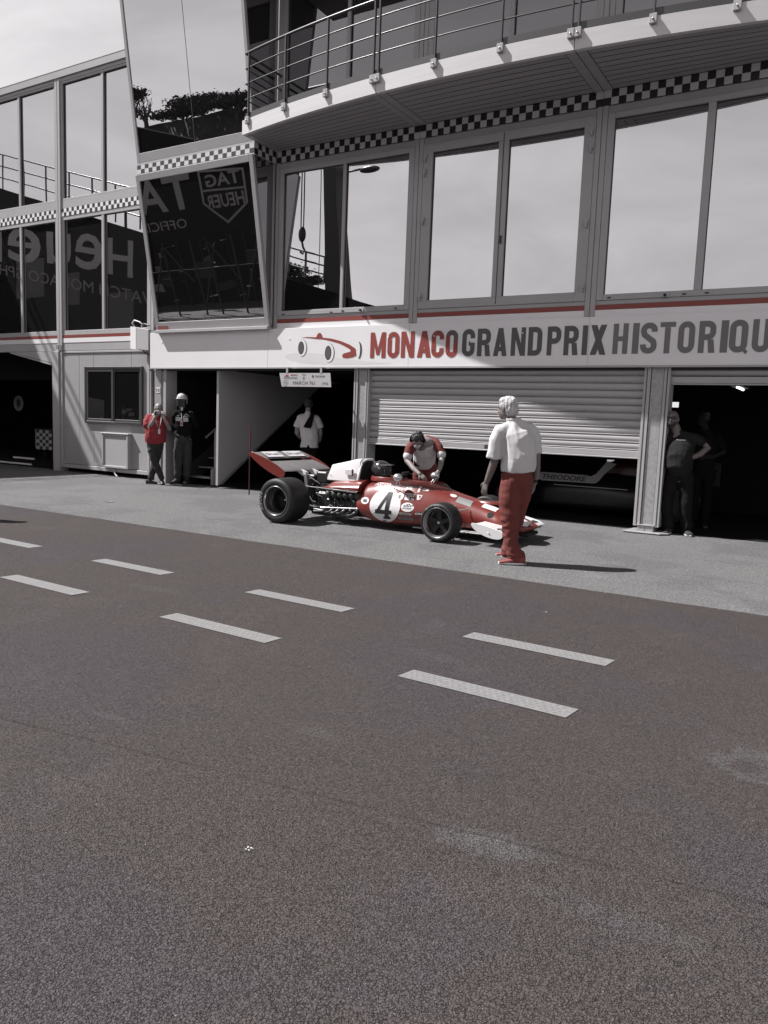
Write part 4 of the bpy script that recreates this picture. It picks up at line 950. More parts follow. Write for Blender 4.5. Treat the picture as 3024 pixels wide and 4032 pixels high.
decal_rect(q, -4.93, .263, -4.82, .299, 1); decal_text(q, 'KONI', -4.925, .268, .10, .026, 0, bold=.02)
decal_disc(q, -5.20, .487, .055, .055, 0, n=20, rings_=3); decal_text(q, 'E', -5.215, .465, .03, .042, 1, bold=.02)
decal_rect(q, -5.125, .495, -4.99, .535, 0); decal_rect(q, -5.125, .448, -5.05, .488, 0); decal_rect(q, -5.03, .445, -4.98, .478, 0)
for i in range(5): decal_rect(q, -5.118+.024*i, .502, -5.106+.024*i, .528, 1, n=1, off=.008)
q.add(decal_pts(q, [(-4.955, .53), (-4.88, .525), (-4.90, .47), (-4.94, .46)]), [(0, 1, 2, 3)], 0); q.add(decal_pts(q, [(-4.93, .518), (-4.90, .515), (-4.91, .48)], off=.008), [(0, 1, 2)], 1)
decal_rect(q, -5.15, .588, -5.065, .625, 0); decal_text(q, 'G', -5.125, .594, .03, .026, 1, bold=.02)
for k in range(3): decal_disc(q, -4.957, .572+.026*k, .016, .014, 0, n=12, rings_=1)
decal_rect(q, -4.905, .582, -4.83, .61, 0); decal_rect(q, -4.905, .59, -4.87, .60, 1, n=1, off=.008)
q.build('sponsor_decals', [C['dec'], C['deck'], C['decg']], body, fix=False)
# seams and rivets down the flank
q = MB()
for i in range(22): h = decal_pts(q, [(-5.85+.052*i, .592-.001*i if i > 2 else .59)], off=.002)[0]; q.ball(h, .005, 0, 6, 4)
for i in range(10): h = decal_pts(q, [(-4.86+.008*i, .16+.042*i)], off=.002)[0]; q.ball(h, .005, 0, 6, 4)
q.build('rivets', C['alu'], body)
# cockpit opening, surround and seat back
q = MB(); n = 28
hole = lambda r, z, dx=0: [Vector((-5.60+dx+.26*r*math.cos(2*PI*i/n), CY+.215*r*math.sin(2*PI*i/n), z)) for i in range(n)]
q.loft([hole(1.06, .655), hole(1.04, .712), hole(1.0, .722), hole(.94, .712)], caps=False); q.poly(hole(.95, .705), 1); q.build('cockpit_surround', [C['red'], C['seat']], body)
q = MB(); q.tube([(-5.36, CY-.1, .74), (-5.33, CY-.08, .79), (-5.33, CY+.08, .79), (-5.36, CY+.1, .74), (-5.36, CY-.1, .74)], .012, 8); q.build('steering_wheel', C['seat'], car)
# windscreen: wraps round the front of the cockpit
q = MB(); lo_, hi_ = [], []
for i in range(33):
    a = PI*i/32; cx = -5.36; x = cx+.80*math.sin(a)**.9; y = CY-.285*math.cos(a)
    h = BV.ray_cast(Vector((x, CY+(y-CY)*.93, 3)), Vector((0, 0, -1)))[0]; z = h.z if h else .6
    lo_.append(Vector((x, y*1.0, z-.01))); hi_.append(Vector((x-.10-.05*math.sin(a), CY+(y-CY)*.86, z+.055+.045*math.sin(a))))
q.loft([lo_, hi_], caps=False, closed=False); q.build('windscreen', C['screen'], car)
q = MB(); q.tube(lo_, .006, 6); 
for i in range(2, 31, 2): q.ball(lo_[i]+Vector((0, 0, .012)), .007, 0, 6, 4)
q.build('screen_edge', C['pipe'], car)
# mirrors
for s, (x, y, z) in ((-1, (-5.22, 9.05, .748)), (1, (-5.08, 9.88, .748))):
    q = MB(); q.ball((x, y, z), (.068, .06, .052)); mr = q.build('mirror', C['steel'] if 'steel' in C else M['steel'], car)
    q = MB(); q.tube([(x, y, z-.04), (x-.05, y-s*.05, z-.11), (x-.11, y-s*.10, z-.165)], .007, 6); q.tube([(x+.02, y, z-.04), (x+.0, y-s*.08, z-.13)], .006, 6); q.build('stalk', M['steel'], mr)
# red cover over the engine behind the tub
ER = [(-6.51, .50, .30, .51, .34, .525, .26, .535), (-6.38, .495, .36, .53, .40, .60, .29, .635), (-6.15, .49, .38, .55, .41, .63, .29, .66), (-5.86, .485, .38, .56, .405, .645, .29, .67)]
q = MB(); q.loft([section(*s) for s in interp(ER)]); q.build('engine_cover', C['red'], car)
# white air box and roll bar fairing
q = MB(); AB = [(-6.53, .22, .66, .20, .61, .12), (-6.475, .225, .845, .165, .61, .12), (-6.40, .23, .862, .17, .61, .12), (-6.2, .235, .908, .17, .61, .12), (-6.05, .24, .948, .17, .61, .12), (-5.98, .24, .953, .165, .61, .12)]
rr = []
for x, wb, zt, wt, zb, _ in AB:
    half = [(wb, zb), (wb*.99, zb+.02), (wt*1.12, zt-.05), (wt*1.03, zt-.01), (wt*.75, zt)]
    rr.append([Vector((x, CY+a, z)) for a, z in chaikin(half+[(-a, z) for a, z in half[::-1]], 1, True)])
q.loft(rr); af = q.build('air_box', C['white'], car)
q = MB(); arch = [(-5.985, CY-.228, .645), (-5.97, CY-.20, .80), (-5.955, CY-.16, .90), (-5.94, CY-.08, .938), (-5.94, CY+.08, .938), (-5.955, CY+.16, .90), (-5.97, CY+.20, .80), (-5.985, CY+.228, .645)]
q.tube(arch, .017, 10); q.build('hoop_fairing', C['white'], af)
q = MB(); q.poly([(-5.972, CY-.20, .66), (-5.965, CY-.175, .82), (-5.96, CY-.10, .92), (-5.96, CY+.10, .92), (-5.965, CY+.175, .82), (-5.972, CY+.20, .66)]); q.build('head_rest', C['seat'], af)
q = MB(); yy = CY-.232; q.prism([(-6.19, yy, .72), (-6.19, yy, .79), (-6.05, yy, .795), (-6.05, yy, .71)], (0, -.022, 0)); q.box(-6.075, -6.05, yy-.026, yy-.021, .705, .80, 1); q.build('side_duct', [C['white'], C['deck']], af, bevel=.006)
q = MB()
for x, z in ((-6.46, .69), (-6.0, .665)): q.ball((x, CY-.222, z), .008, 0, 6, 4)
q.build('fastener', C['pipe'], af)
# engine: crankcase, cam covers, trumpets, pipes
q = MB(); q.box(-6.62, -5.90, CY-.14, CY+.14, .12, .44); eng = q.build('engine', C['blk'], car, bevel=.02)
for s in (-1, 1):
    q = MB(); q.box(-6.46, -5.92, min(CY+s*.12, CY+s*.33), max(CY+s*.12, CY+s*.33), .20, .36); q.build('cylinder_bank', C['eng'], eng, bevel=.02)
    for i in range(6):
        x = -6.40+.1*i; q = MB()
        q.tube([(x, CY+s*.28, .33), (x, CY+s*.335, .41)], [.028, .032], 10); q.ball((x, CY+s*.35, .425), (.046, .046, .05), 1, 12, 8); q.build('inlet_trumpet', [C['eng'], C['ball']], eng)
        q = MB(); yb_ = CY+s*.33
        q.tube([(x, CY+s*.30, .24), (x-.01, yb_+s*.045, .20), (x-.05, yb_+s*.05, .165), (x-.14, yb_+s*.045, .15-.004*i), (x-.26, yb_+s*.04, .145)], .026, 10); q.build('exhaust_pipe', C['pipe'], eng)
    q = MB(); q.tube([(-6.02, CY+s*.375, .142), (-6.3, CY+s*.37, .15), (-6.62, CY+s*.34, .17), (-7.0, CY+s*.30, .22), (-7.35, CY+s*.30, .24)], [.03, .035, .036, .036, .045], 10); q.build('tail_pipe', C['pipe'], eng)
rnd = random.Random(5); q = MB()
for k in range(46):
    x = rnd.uniform(-6.65, -5.92); y = CY-rnd.uniform(.30, .37); z = rnd.uniform(.19, .47)
    if k % 3 == 0: q.tube([(x, y, z), (x+rnd.uniform(-.12, .12), y-.01, z+rnd.uniform(-.06, .06)), (x+rnd.uniform(-.15, .15), y, z+rnd.uniform(-.08, .08))], .007, 6, rnd.choice((0, 1)))
    else: q.ball((x, y, z), rnd.uniform(.008, .02), rnd.choice((0, 1, 1, 1)), 6, 4)
q.build('fittings', [M['steel'], C['blk']], eng)
q = MB(); q.box(-7.12, -6.60, CY-.10, CY+.10, .20, .42); q.build('gearbox', C['blk'], car, bevel=.03)
q = MB(); q.box(-6.78, -6.60, CY-.13, CY+.13, .55, .72); q.box(-6.99, -6.84, CY-.10, CY+.10, .50, .66); q.build('oil_tank', C['blk'], car, bevel=.02)
for s in (-1, 1):
    q = MB()
    q.tube([(-5.88, CY+s*.40, .49), (-6.72, CY+s*.50, .522)], .011, 8); q.tube([(-5.84, CY+s*.385, .262), (-6.70, CY+s*.48, .215)], .012, 8); q.build('radius_rod', M['chrome'], car)
    q = MB()
    q.tube([(-6.85, CY+s*.12, .25), (-6.88, CY+s*.56, .22)], .012, 8); q.tube([(-6.98, CY+s*.12, .27), (-6.88, CY+s*.56, .22)], .012, 8); q.tube([(-6.86, CY+s*.1, .52), (-6.86, CY+s*.56, .45)], .011, 8); q.tube([(-6.88, CY+s*.08, .34), (-6.88, CY+s*.60, .32)], .022, 8)
    q.build('rear_suspension_arm', M['alu'], car)
    q = MB(); q.tube([(-6.8, CY+s*.26, .24), (-6.78, CY+s*.3, .62)], .035, 10); q.build('damper', C['blk'], car)
    q = MB()
    q.tube([(-4.30, CY+s*.26, .15), (-4.37, CY+s*.62, .17)], .010, 8); q.tube([(-4.55, CY+s*.28, .15), (-4.37, CY+s*.62, .17)], .010, 8); q.tube([(-4.40, CY+s*.28, .42), (-4.37, CY+s*.60, .36)], .010, 8); q.tube([(-4.2, CY+s*.28, .40), (-4.37, CY+s*.60, .36)], .008, 8)
    q.build('front_suspension_arm', M['alu'], car)

def wheel(x, yo, yi, R_, r_, name, front):
    """yo: outer face y, yi: inner face y"""
    s = 1 if yi > yo else -1; w_ = abs(yi-yo); Y = lambda t: yo+s*t
    q = MB(); prof = [(r_*1.00, .015), (r_*1.03, .004), (R_*.80, -.004), (R_*.92, .006), (R_*.975, .028), (R_*.995, .06), (R_, w_*.3), (R_, w_*.7), (R_*.995, w_-.06), (R_*.975, w_-.028), (R_*.92, w_-.006), (R_*.80, w_+.004), (r_*1.03, w_-.004), (r_, w_-.015)]
    q.lathe([(a, Y(t)-yo) for a, t in prof], (x, yo, R_), 'Y', 56)
    wh = MB(); 
    root = q.build(name, C['rubber'], car)
    q = MB()
    rim = [(r_*1.01, .02), (r_*1.02, .0), (r_*.99, -.004), (r_*.95, .006), (r_*.93, .03), (r_*.88, .035 if front else .07), (r_*.86, w_*.5), (r_*.93, w_*.9), (r_*1.0, w_-.005)]
    q.lathe([(a, Y(t)-yo) for a, t in rim], (x, yo, R_), 'Y', 48); q.build('rim', C['rimlip'], root)
    if not front:
        q = MB(); q.lathe([(a, Y(t)-yo) for a, t in ((r_*.88, .10), (r_*.72, .12), (r_*.70, .20), (r_*.74, .26))], (x, yo, R_), 'Y', 40); q.build('rim_step', C['rim'], root)
    q = MB(); d_ = .07 if front else .24
    for k in range(5):
        a = 2*PI*k/5+.35; ux, uz = math.cos(a), math.sin(a); px_, pz_ = -uz, ux; P = []
        for rad, hw in ((r_*.16, .034 if front else .028), (r_*.55, .024), (r_*.90, .038 if front else .03)):
            P.append([Vector((x+ux*rad+px_*hw, Y(d_), R_+uz*rad+pz_*hw)), Vector((x+ux*rad-px_*hw, Y(d_), R_+uz*rad-pz_*hw)), Vector((x+ux*rad-px_*hw, Y(d_+.025), R_+uz*rad-pz_*hw)), Vector((x+ux*rad+px_*hw, Y(d_+.025), R_+uz*rad+pz_*hw))])
        q.loft(P, smooth=False)
    q.lathe([(.001, d_-.02), (.022, d_-.02), (.035, d_-.005), (r_*.24, d_), (r_*.26, d_+.03)] if s > 0 else [(.001, -(d_-.02)), (.022, -(d_-.02)), (.035, -(d_-.005)), (r_*.24, -d_), (r_*.26, -(d_+.03))], (x, yo, R_), 'Y', 20)
    q.build('spokes', C['rim'] if front else C['blk'], root, bevel=.004)
    q = MB(); q.lathe([(.001, Y(w_*.6)-yo), (r_*.84, Y(w_*.6)-yo)], (x, yo, R_), 'Y', 24); q.lathe([(.001, (d_-.025)*s), (.018, (d_-.025)*s), (.02, d_*s)], (x, yo, R_), 'Y', 8, 1); q.build('brake_disc', [C['blk'], M['steel']], root)
    if s > 0:
        q = MB()                                                # raised maker lettering on the side wall
        vs, fs = text_geo('AVON', .01); a0, a1 = ((2.45, 1.45) if front else (3.75, 2.75)); rr0 = r_*1.0+(R_-r_)*.30; hh = (R_-r_)*.42
        q.add([(x+(rr0+hh*v)*math.cos(a0+(a1-a0)*u), yo-.0075+.008*abs(v-.35), R_+(rr0+hh*v)*math.sin(a0+(a1-a0)*u)) for u, v in vs], fs); q.build('side_lettering', C['letter'], root, fix=False)
    return root
wheel(-6.89, 8.50, 8.93, .322, .208, 'rear_wheel', False); wheel(-6.89, 10.42, 9.99, .322, .208, 'rear_wheel', False)
wheel(-4.365, 8.59, 8.85, .252, .192, 'front_wheel', True); wheel(-4.365, 10.33, 10.07, .252, .192, 'front_wheel', True)
# rear wing
wg = MB(); 
def aero(q, x0, z0, x1, z1, th, y0, y1, mi=0):
    pr = []; L_ = Vector((x1-x0, 0, z1-z0)); N2 = Vector((-L_.z, 0, L_.x)).normalized()
    for f, h_ in ((0, 0), (.05, .55), (.2, .95), (.45, 1), (.75, .6), (1, .08)): pr.append(Vector((x1, 0, z1))-L_*f+N2*th*h_*.5)
    for f, h_ in ((1, .08), (.75, .5), (.45, .7), (.2, .5), (.05, .3)): pr.append(Vector((x1, 0, z1))-L_*f-N2*th*h_*.5)
    q.loft([[p+Vector((0, y, 0)) for p in pr] for y in (y0, y1)], mi, smooth=False)
aero(wg, -7.38, .842, -7.03, .712, .03, 8.885, 10.03); rw = wg.build('rear_wing', C['alu'], car)
q = MB(); aero(q, -7.62, .968, -7.42, .876, .022, 8.885, 10.03); q.build('upper_flap', C['alu'], rw)
q = MB(); d1 = Vector((.20, 0, -.092)); nrm = Vector((.092, 0, .20)).normalized()
o1 = Vector((-7.62, 0, .968))+nrm*.02
for i, (ya, yb2) in enumerate(((9.00, 9.38), (9.50, 9.92))):
    q.poly([o1+d1*.12+Vector((0, ya, 0)), o1+d1*.88+Vector((0, ya, 0)), o1+d1*.88+Vector((0, yb2, 0)), o1+d1*.12+Vector((0, yb2, 0))], 0)
q.build('name_panel', C['dec'], rw, fix=False)
q = MB()
for ya, yb2 in ((9.01, 9.37), (9.51, 9.91)):
    vs, fs = text_geo('Shell', .0); q.add([o1+nrm*.003+d1*(.66-.32*v)+Vector((0, yb2-.02-(yb2-ya-.04)*(1-u), 0)) for u, v in vs], fs)
q.build('wing_lettering', C['deck'], rw, fix=False)
# side plates of the wing
pl = [(-7.70, .93), (-7.69, .958), (-7.665, .972), (-7.63, .97), (-7.40, .90), (-7.20, .82), (-7.08, .755), (-7.035, .72), (-7.02, .685), (-7.03, .65), (-7.06, .625), (-7.11, .618), (-7.22, .65), (-7.36, .71), (-7.50, .785), (-7.62, .86)]
for y in (8.87, 10.03):
    q = MB(); q.prism([(x, y, z) for x, z in chaikin(pl, 1)], (0, .012, 0)); q.build('end_plate', C['red'], rw, bevel=.003)
for y in (9.30, 9.58):
    q = MB(); q.prism([(-7.30, y, .80), (-7.02, y, .722), (-6.97, y, .70), (-6.965, y, .655), (-7.0, y, .63), (-7.10, y, .68)], (0, .05, 0)); q.tube([(-6.99, y+.025, .67), (-6.95, y+.025, .40)], .022, 8); q.tube([(-6.98, y-.01, .68), (-6.98, y+.06, .68)], .025, 10); q.build('wing_strut', C['white'], rw)
q = MB(); q.tube([(-6.98, 9.6, .68), (-6.45, 9.5, .64)], .007, 6); q.tube([(-6.98, 9.33, .66), (-6.7, 9.4, .50)], .007, 6); q.build('wing_stay', M['alu'], rw)
# nose: wings, duct, number ovals
for s in (-1, 1):
    y0, y1 = (8.76, 9.21) if s < 0 else (9.71, 10.16)
    q = MB(); aero(q, -3.95, .262, -3.50, .178, .03, y0, y1); fwg = q.build('front_wing', C['white'], car)
    yp = 8.75 if s < 0 else 10.16
    q = MB(); q.prism([(x, yp, z) for x, z in chaikin([(-3.98, .282), (-3.945, .215), (-3.86, .160), (-3.75, .120), (-3.64, .103), (-3.56, .112), (-3.53, .155), (-3.535, .205), (-3.7, .245), (-3.85, .275)], 1)], (0, .012, 0)); q.build('end_plate', C['white'], fwg, bevel=.003)
    d2 = Vector((.45, 0, -.084)); n2 = Vector((.084, 0, .45)).normalized(); o2 = Vector((-3.95, 0, .262))+n2*.019
    q = MB(); vs, fs = text_geo('Shell', .02); q.add([o2+d2*(.86-.22*v)+Vector((0, y0+.06+(y1-y0-.12)*u, 0)) for u, v in vs], fs); q.build('wing_lettering', C['deck'], fwg, fix=False)
    q = MB(); q.ball((-3.72, yp-.002 if s < 0 else yp+.014, .175), .01, 0, 8, 5); q.build('bolt', M['steel'], fwg)
def top_decal(q, pts, fs, mi=0, off=.004):
    vs = []
    for x, y in pts:
        h = BV.ray_cast(Vector((x, y, 2)), Vector((0, 0, -1)))[0]; vs.append((x, y, (h.z if h else .3)+off))
    q.add(vs, fs, mi)
q = MB()
def top_oval(cx, cy_, rx, ry, mi=0, off=.004, n=24, R2=5):
    pts = [(cx, cy_)]+[(cx+rx*k/R2*math.cos(2*PI*i/n), cy_+ry*k/R2*math.sin(2*PI*i/n)) for k in range(1, R2+1) for i in range(n)]
    top_decal(q, pts, [(0, 1+i, 1+(i+1) % n) for i in range(n)]+[(1+(k-1)*n+i, 1+k*n+i, 1+k*n+(i+1) % n, 1+(k-1)*n+(i+1) % n) for k in range(1, R2) for i in range(n)], mi, off)
top_oval(-3.56, CY-.13, .17, .12); vs, fs = text_geo('4', .02); top_decal(q, [(-3.66+.16*u, CY-.20+.13*v) for u, v in vs], fs, 1, .008)
q.build('nose_roundel', [C['dec'], C['deck'], C['decg']], body, fix=False); q = MB()
for (x0, x1, y0, y1, mi) in ((-4.06, -3.86, CY-.20, CY-.06, 0), (-4.42, -4.20, CY-.24, CY-.14, 2)):
    n = 5; top_decal(q, [(x0+(x1-x0)*i/n, y0+(y1-y0)*j/n) for j in range(n+1) for i in range(n+1)], [(j*(n+1)+i, j*(n+1)+i+1, (j+1)*(n+1)+i+1, (j+1)*(n+1)+i) for j in range(n) for i in range(n)], mi)
top_oval(-4.49, CY-.16, .05, .03, 0)
q.build('nose_decals', [C['dec'], C['deck'], C['decg']], body, fix=False)
q = MB(); n = 24; q.loft([[Vector((-4.06+.22*r*math.cos(2*PI*i/n), CY+.06+.13*r*math.sin(2*PI*i/n), z)) for i in range(n)] for r, z in ((1.1, .46), (1.0, .50), (.92, .50))], caps=False); q.poly([(-4.06+.20*math.cos(2*PI*i/n), CY+.06+.12*math.sin(2*PI*i/n), .495) for i in range(n)], 1); q.build('nose_vent', [C['red'], C['seat']], body)
q = MB(); decal_disc(q, -3.90, .345, .045, .035, 0, n=14, rings_=2, off=.004); q.build('side_vent', C['seat'], body, fix=False)
q = MB(); q.box(-3.62, -3.40, CY-.20, CY+.20, .10, .15); q.build('chin', C['seat'], body, bevel=.02)
q = MB(); q.box(-5.0, -4.2, CY-.34, CY+.34, .075, .09); q.box(-4.35, -3.6, CY-.42, CY+.42, .10, .108); q.build('floor_plate', M['alu'], car, bevel=.003)

# ================================================================== THE DARK CAR INSIDE
c2 = thing('racing_car', 'dark racing car with pale THEODORE side stripe half hidden under the shutter', 'racing car', (-3.9, 13.7, 0))
Kd = mat('dark_red_body', (.03, .006, .007), .35); Kb = mat('dark_body', .008, .4); Kg = mat('pale_stripe', .20, .5)
q = MB(); S2 = [(-5.6, .12, .12, .2, .14, .26, .1, .28), (-5.0, .1, .28, .3, .32, .48, .26, .52), (-4.5, .1, .62, .5, .64, .70, .4, .74), (-3.6, .1, .64, .55, .66, .72, .4, .80), (-2.9, .1, .5, .5, .55, .66, .3, .8), (-2.3, .15, .3, .4, .3, .5, .2, .55)]
q.loft([section(s[0], *s[1:], cy_=13.68) for s in interp(S2, 3)]); b2 = q.build('body', Kb, c2)
q = MB(); S3 = [(-3.75, .70, .2, .78, .2, .84, .1, .86), (-3.4, .68, .22, .9, .2, 1.0, .12, 1.03), (-2.7, .6, .2, .85, .18, .95, .1, .97)]
q.loft([section(s[0], *s[1:], cy_=13.68) for s in interp(S3, 3)]); q.build('air_scoop', Kd, b2)
q = MB(); y = 12.99; band = [(-4.67, .64), (-4.62, .70), (-4.58, .72), (-3.80, .715), (-3.72, .70), (-3.62, .76), (-3.47, .965), (-3.30, .935), (-3.50, .745), (-3.58, .63), (-3.64, .585), (-4.58, .575), (-4.64, .60)]
q.prism([(x, y, z) for x, z in band], (0, .02, 0)); st2 = q.build('stripe', Kg, b2)
q = MB(); put_text(q, 'THEODORE', (-4.57, y-.004, .605), (1, 0, 0), (0, 0, 1), .78, .088, 0, bold=.03, shear=.25); q.build('lettering', C['deck'], st2, fix=False)
q = MB(); q.tube([(-4.35, 12.98, .52), (-3.1, 12.98, .52)], .008, 6); q.build('trim_line', M['alu'], b2)
for x, R2_ in ((-5.15, .26), (-2.45, .33)):
    for y in (12.85, 14.5):
        q = MB(); s = 1 if y < 13 else -1; q.lathe([(R2_*.6, 0), (R2_*.95, .01*s), (R2_, .04*s), (R2_, .28*s), (R2_*.9, .3*s), (R2_*.6, .3*s)], (x, y, R2_), 'Y', 32); q.lathe([(.001, .05*s), (R2_*.6, .02*s)], (x, y, R2_), 'Y', 20, 1); q.build('wheel', [C['rubber'], C['rim']], c2)
q = MB(); q.box(-2.3, -1.9, 13.2, 14.2, .85, .88); q.box(-2.35, -1.85, 13.18, 13.2, .6, 1.0); q.box(-2.35, -1.85, 14.2, 14.22, .6, 1.0); q.build('rear_wing', Kb, c2)

# ================================================================== PEOPLE
P = {}
P['skin'] = mat('skin', (.20, .178, .176), .55, var=.06, vscale=9)
P['skin_w'] = mat('skin_sunned', (.135, .110, .106), .55, var=.08, vscale=9)
P['hair_w'] = mat('white_hair', .42, .7, var=.4, vscale=60, bump=.8, bscale=90, stretch=(1, 1, .25))
P['hair_d'] = mat('dark_hair', .02, .6, var=.3, vscale=40, bump=.5, bscale=70)
P['hair_g'] = mat('cropped_grey_hair', .16, .8, var=.2, vscale=60)
P['shirt_w'] = mat('white_cotton', .48, .8, var=.03, vscale=3)
P['red_t'] = mat('red_cotton', (.118, .0235, .020), .85, var=.08, vscale=5)
P['red_p'] = mat('red_polo', (.21, .018, .024), .85, var=.08, vscale=5)
P['dk'] = mat('charcoal_cloth', .022, .85, var=.15, vscale=5)
P['blk'] = mat('black_cloth', .007, .9, spec=.1, var=.2, vscale=5)
P['vis'] = mat('reflective_band', .36, .4)
P['shoe_r'] = mat('red_shoe', (.17, .03, .028), .6); P['shoe_d'] = mat('dark_shoe', .02, .5); P['sole'] = mat('white_sole', .5, .6)
P['helm'] = mat('white_helmet', .5, .22, coat=.5); P['helmd'] = mat('black_helmet', .03, .12, spec=.6, coat=.8); P['visor'] = mat('dark_visor', .02, .08, spec=.8)
P['mask'] = mat('face_mask', .40, .8); P['maskd'] = mat('black_mask', .01, .8)
P['eye'] = mat('eye_dark', .01, .3)
P['tag'] = mat('red_badge', (.35, .05, .04), .5); P['metal'] = M['steel']

def remeshed(q, name, m_, parent, voxel, smooth=3, wrinkle=0.0, wf=9.0, seed=0, stretch=(1, 1, 1), noise2=0.0, fade=None):
    """union of the overlapping shapes in q as one continuous skin"""
    me = bpy.data.meshes.new(name); me.from_pydata([tuple(v) for v in q.v], [], q.f)
    b_ = bmesh.new(); b_.from_mesh(me); bmesh.ops.recalc_face_normals(b_, faces=b_.faces); b_.to_mesh(me); b_.free()
    o = bpy.data.objects.new(name, me); COL.objects.link(o)
    r = o.modifiers.new('r', 'REMESH'); r.mode = 'VOXEL'; r.voxel_size = voxel; r.use_smooth_shade = True
    s = o.modifiers.new('s', 'SMOOTH'); s.iterations = smooth; s.factor = .5
    bpy.context.view_layer.update(); dg = bpy.context.evaluated_depsgraph_get()
    nm = bpy.data.meshes.new_from_object(o.evaluated_get(dg)); o.modifiers.clear(); o.data = nm; bpy.data.meshes.remove(me)
    if wrinkle:
        nrm = [v.normal.copy() for v in nm.vertices]; sv = Vector((seed*3.1, seed*1.7, seed))
        for v, n_ in zip(nm.vertices, nrm):
            c = Vector((v.co.x*stretch[0], v.co.y*stretch[1], v.co.z*stretch[2]))
            w1 = noise.noise(c*wf+sv); w1 = 1-2*abs(w1)*1.6
            w2 = noise.noise(c*wf*2.3+sv*2)
            k_ = 1.0 if not fade else .3+.7*min(1, max(0, (fade[0]-v.co.z)/fade[1]))
            v.co += n_*(k_*wrinkle*(w1*.7+w2*.4)+noise2*noise.noise(v.co*60))
    nm.materials.clear(); nm.materials.append(m_)
    for p in nm.polygons: p.use_smooth = True
    nm.name = name; o.parent = parent; WM[o.name] = WM[parent.name]
    return o

def chain(q, pts, side=(1, 0, 0), n=16, flat0=False, flat1=False):
    """pts: (x, y, z, half width, half depth); rounded at both ends"""
    S = Vector(side); V3 = [Vector(p[:3]) for p in pts]; rings = []
    def ring(c, T, a, b_):
        s_ = (S-T*S.dot(T))
        if s_.length < .25: s_ = Vector((0, 1, 0))-T*T.y
        s_.normalize(); t_ = T.cross(s_).normalized()
        return [c+s_*a*math.cos(2*PI*k/n)+t_*b_*math.sin(2*PI*k/n) for k in range(n)]
    L = len(pts)
    for i in range(L):
        T = (V3[min(i+1, L-1)]-V3[max(i-1, 0)]).normalized(); a, b_ = pts[i][3], pts[i][4] if len(pts[i]) > 4 else pts[i][3]
        if i == 0:
            for f in (80, 55, 28): g = math.radians(f); rings.append(ring(V3[0]-T*min(a, b_)*math.sin(g)*(.04 if flat0 else 1), T, a*math.cos(g), b_*math.cos(g)))
        rings.append(ring(V3[i], T, a, b_))
        if i == L-1:
            for f in (28, 55, 80): g = math.radians(f); rings.append(ring(V3[i]+T*min(a, b_)*math.sin(g)*(.04 if flat1 else 1), T, a*math.cos(g), b_*math.cos(g)))
    q.loft(rings); return q
def lerp(a, b_, t): return tuple(a[i]+(b_[i]-a[i])*t for i in range(3))

def hand(q, wr, dirn, back, thumb, k=1.0, curl=.5, spread=.1):
    """palm and five separate curled fingers; dirn: along the hand, back: normal of the back of the hand, thumb: side"""
    D = Vector(dirn).normalized(); B = Vector(back); B = (B-D*B.dot(D)).normalized(); T = Vector(thumb); T = (T-D*T.dot(D)-B*T.dot(B)).normalized()
    w = Vector(wr)
    for off in (-.026, -.009, .009, .026):
        chain(q, [(*(w+D*.01*k+T*off*.6*k), .014*k, .013*k), (*(w+D*.085*k+T*off*k), .0115*k, .012*k)], T)
    for i, (off, ln) in enumerate(((.030, .070), (.010, .080), (-.010, .075), (-.029, .058))):
        p = w+D*.085*k+T*off*k; d = (D+T*off*spread*20).normalized(); pts = [(*p, .0095*k, .0095*k)]; c = curl*(1+.12*i)
        for s_, seg in enumerate((.45, .32, .25)):
            d = (d-B*c*.75).normalized(); p = p+d*ln*seg*k; pts.append((*p, (.0088-.0009*s_)*k, (.0088-.0009*s_)*k))
        chain(q, pts, T, 8)
    p = w+D*.022*k+T*.030*k; pts = [(*p, .013*k, .013*k)]; d = (D*.6+T*.75-B*.25).normalized(); p = p+d*.035*k; pts.append((*p, .0105*k, .0105*k)); d = (D*.85+T*.25-B*.4).normalized(); p = p+d*.030*k; pts.append((*p, .009*k, .009*k))
    chain(q, pts, T, 8)

def head(q, c, F, U=(0, 0, 1), k=1.0):
    """skull, jaw, nose, brow, lips, ears; c: centre, F: facing"""
    F = Vector(F).normalized(); U = Vector(U); U = (U-F*U.dot(F)).normalized(); S = F.cross(U); c = Vector(c)
    rot = Matrix((S, F, U)).transposed()
    E = lambda o, r: q.ball(c+(S*o[0]+F*o[1]+U*o[2])*k, tuple(v*k for v in r), 0, 16, 12, rot)
    E((0, -.010, .025), (.076, .094, .090)); E((0, .018, -.045), (.058, .066, .066)); E((0, .050, -.082), (.030, .030, .024))
    E((0, .078, -.012), (.011, .022, .026)); E((0, .092, -.028), (.015, .014, .011)); E((.03, .068, .022), (.024, .018, .010)); E((-.03, .068, .022), (.024, .018, .010))
    E((0, .078, -.055), (.024, .012, .008)); E((0, .074, -.066), (.021, .012, .007)); E((.036, .05, -.03), (.024, .03, .022)); E((-.036, .05, -.03), (.024, .03, .022))
    for s in (-1, 1): E((s*.079, -.006, -.004), (.010, .020, .032)); E((s*.076, -.002, -.024), (.008, .012, .014))
    return rot, S, F, U
def eyes(parent, c, F, k=1.0):
    F = Vector(F).normalized(); U = Vector((0, 0, 1)); U = (U-F*U.dot(F)).normalized(); S = F.cross(U); q = MB()
    for s in (-1, 1): q.ball(Vector(c)+(S*.031*s+F*.074+U*.006)*k, .0115*k)
    q.build('eyes', P['eye'], parent, local=True)

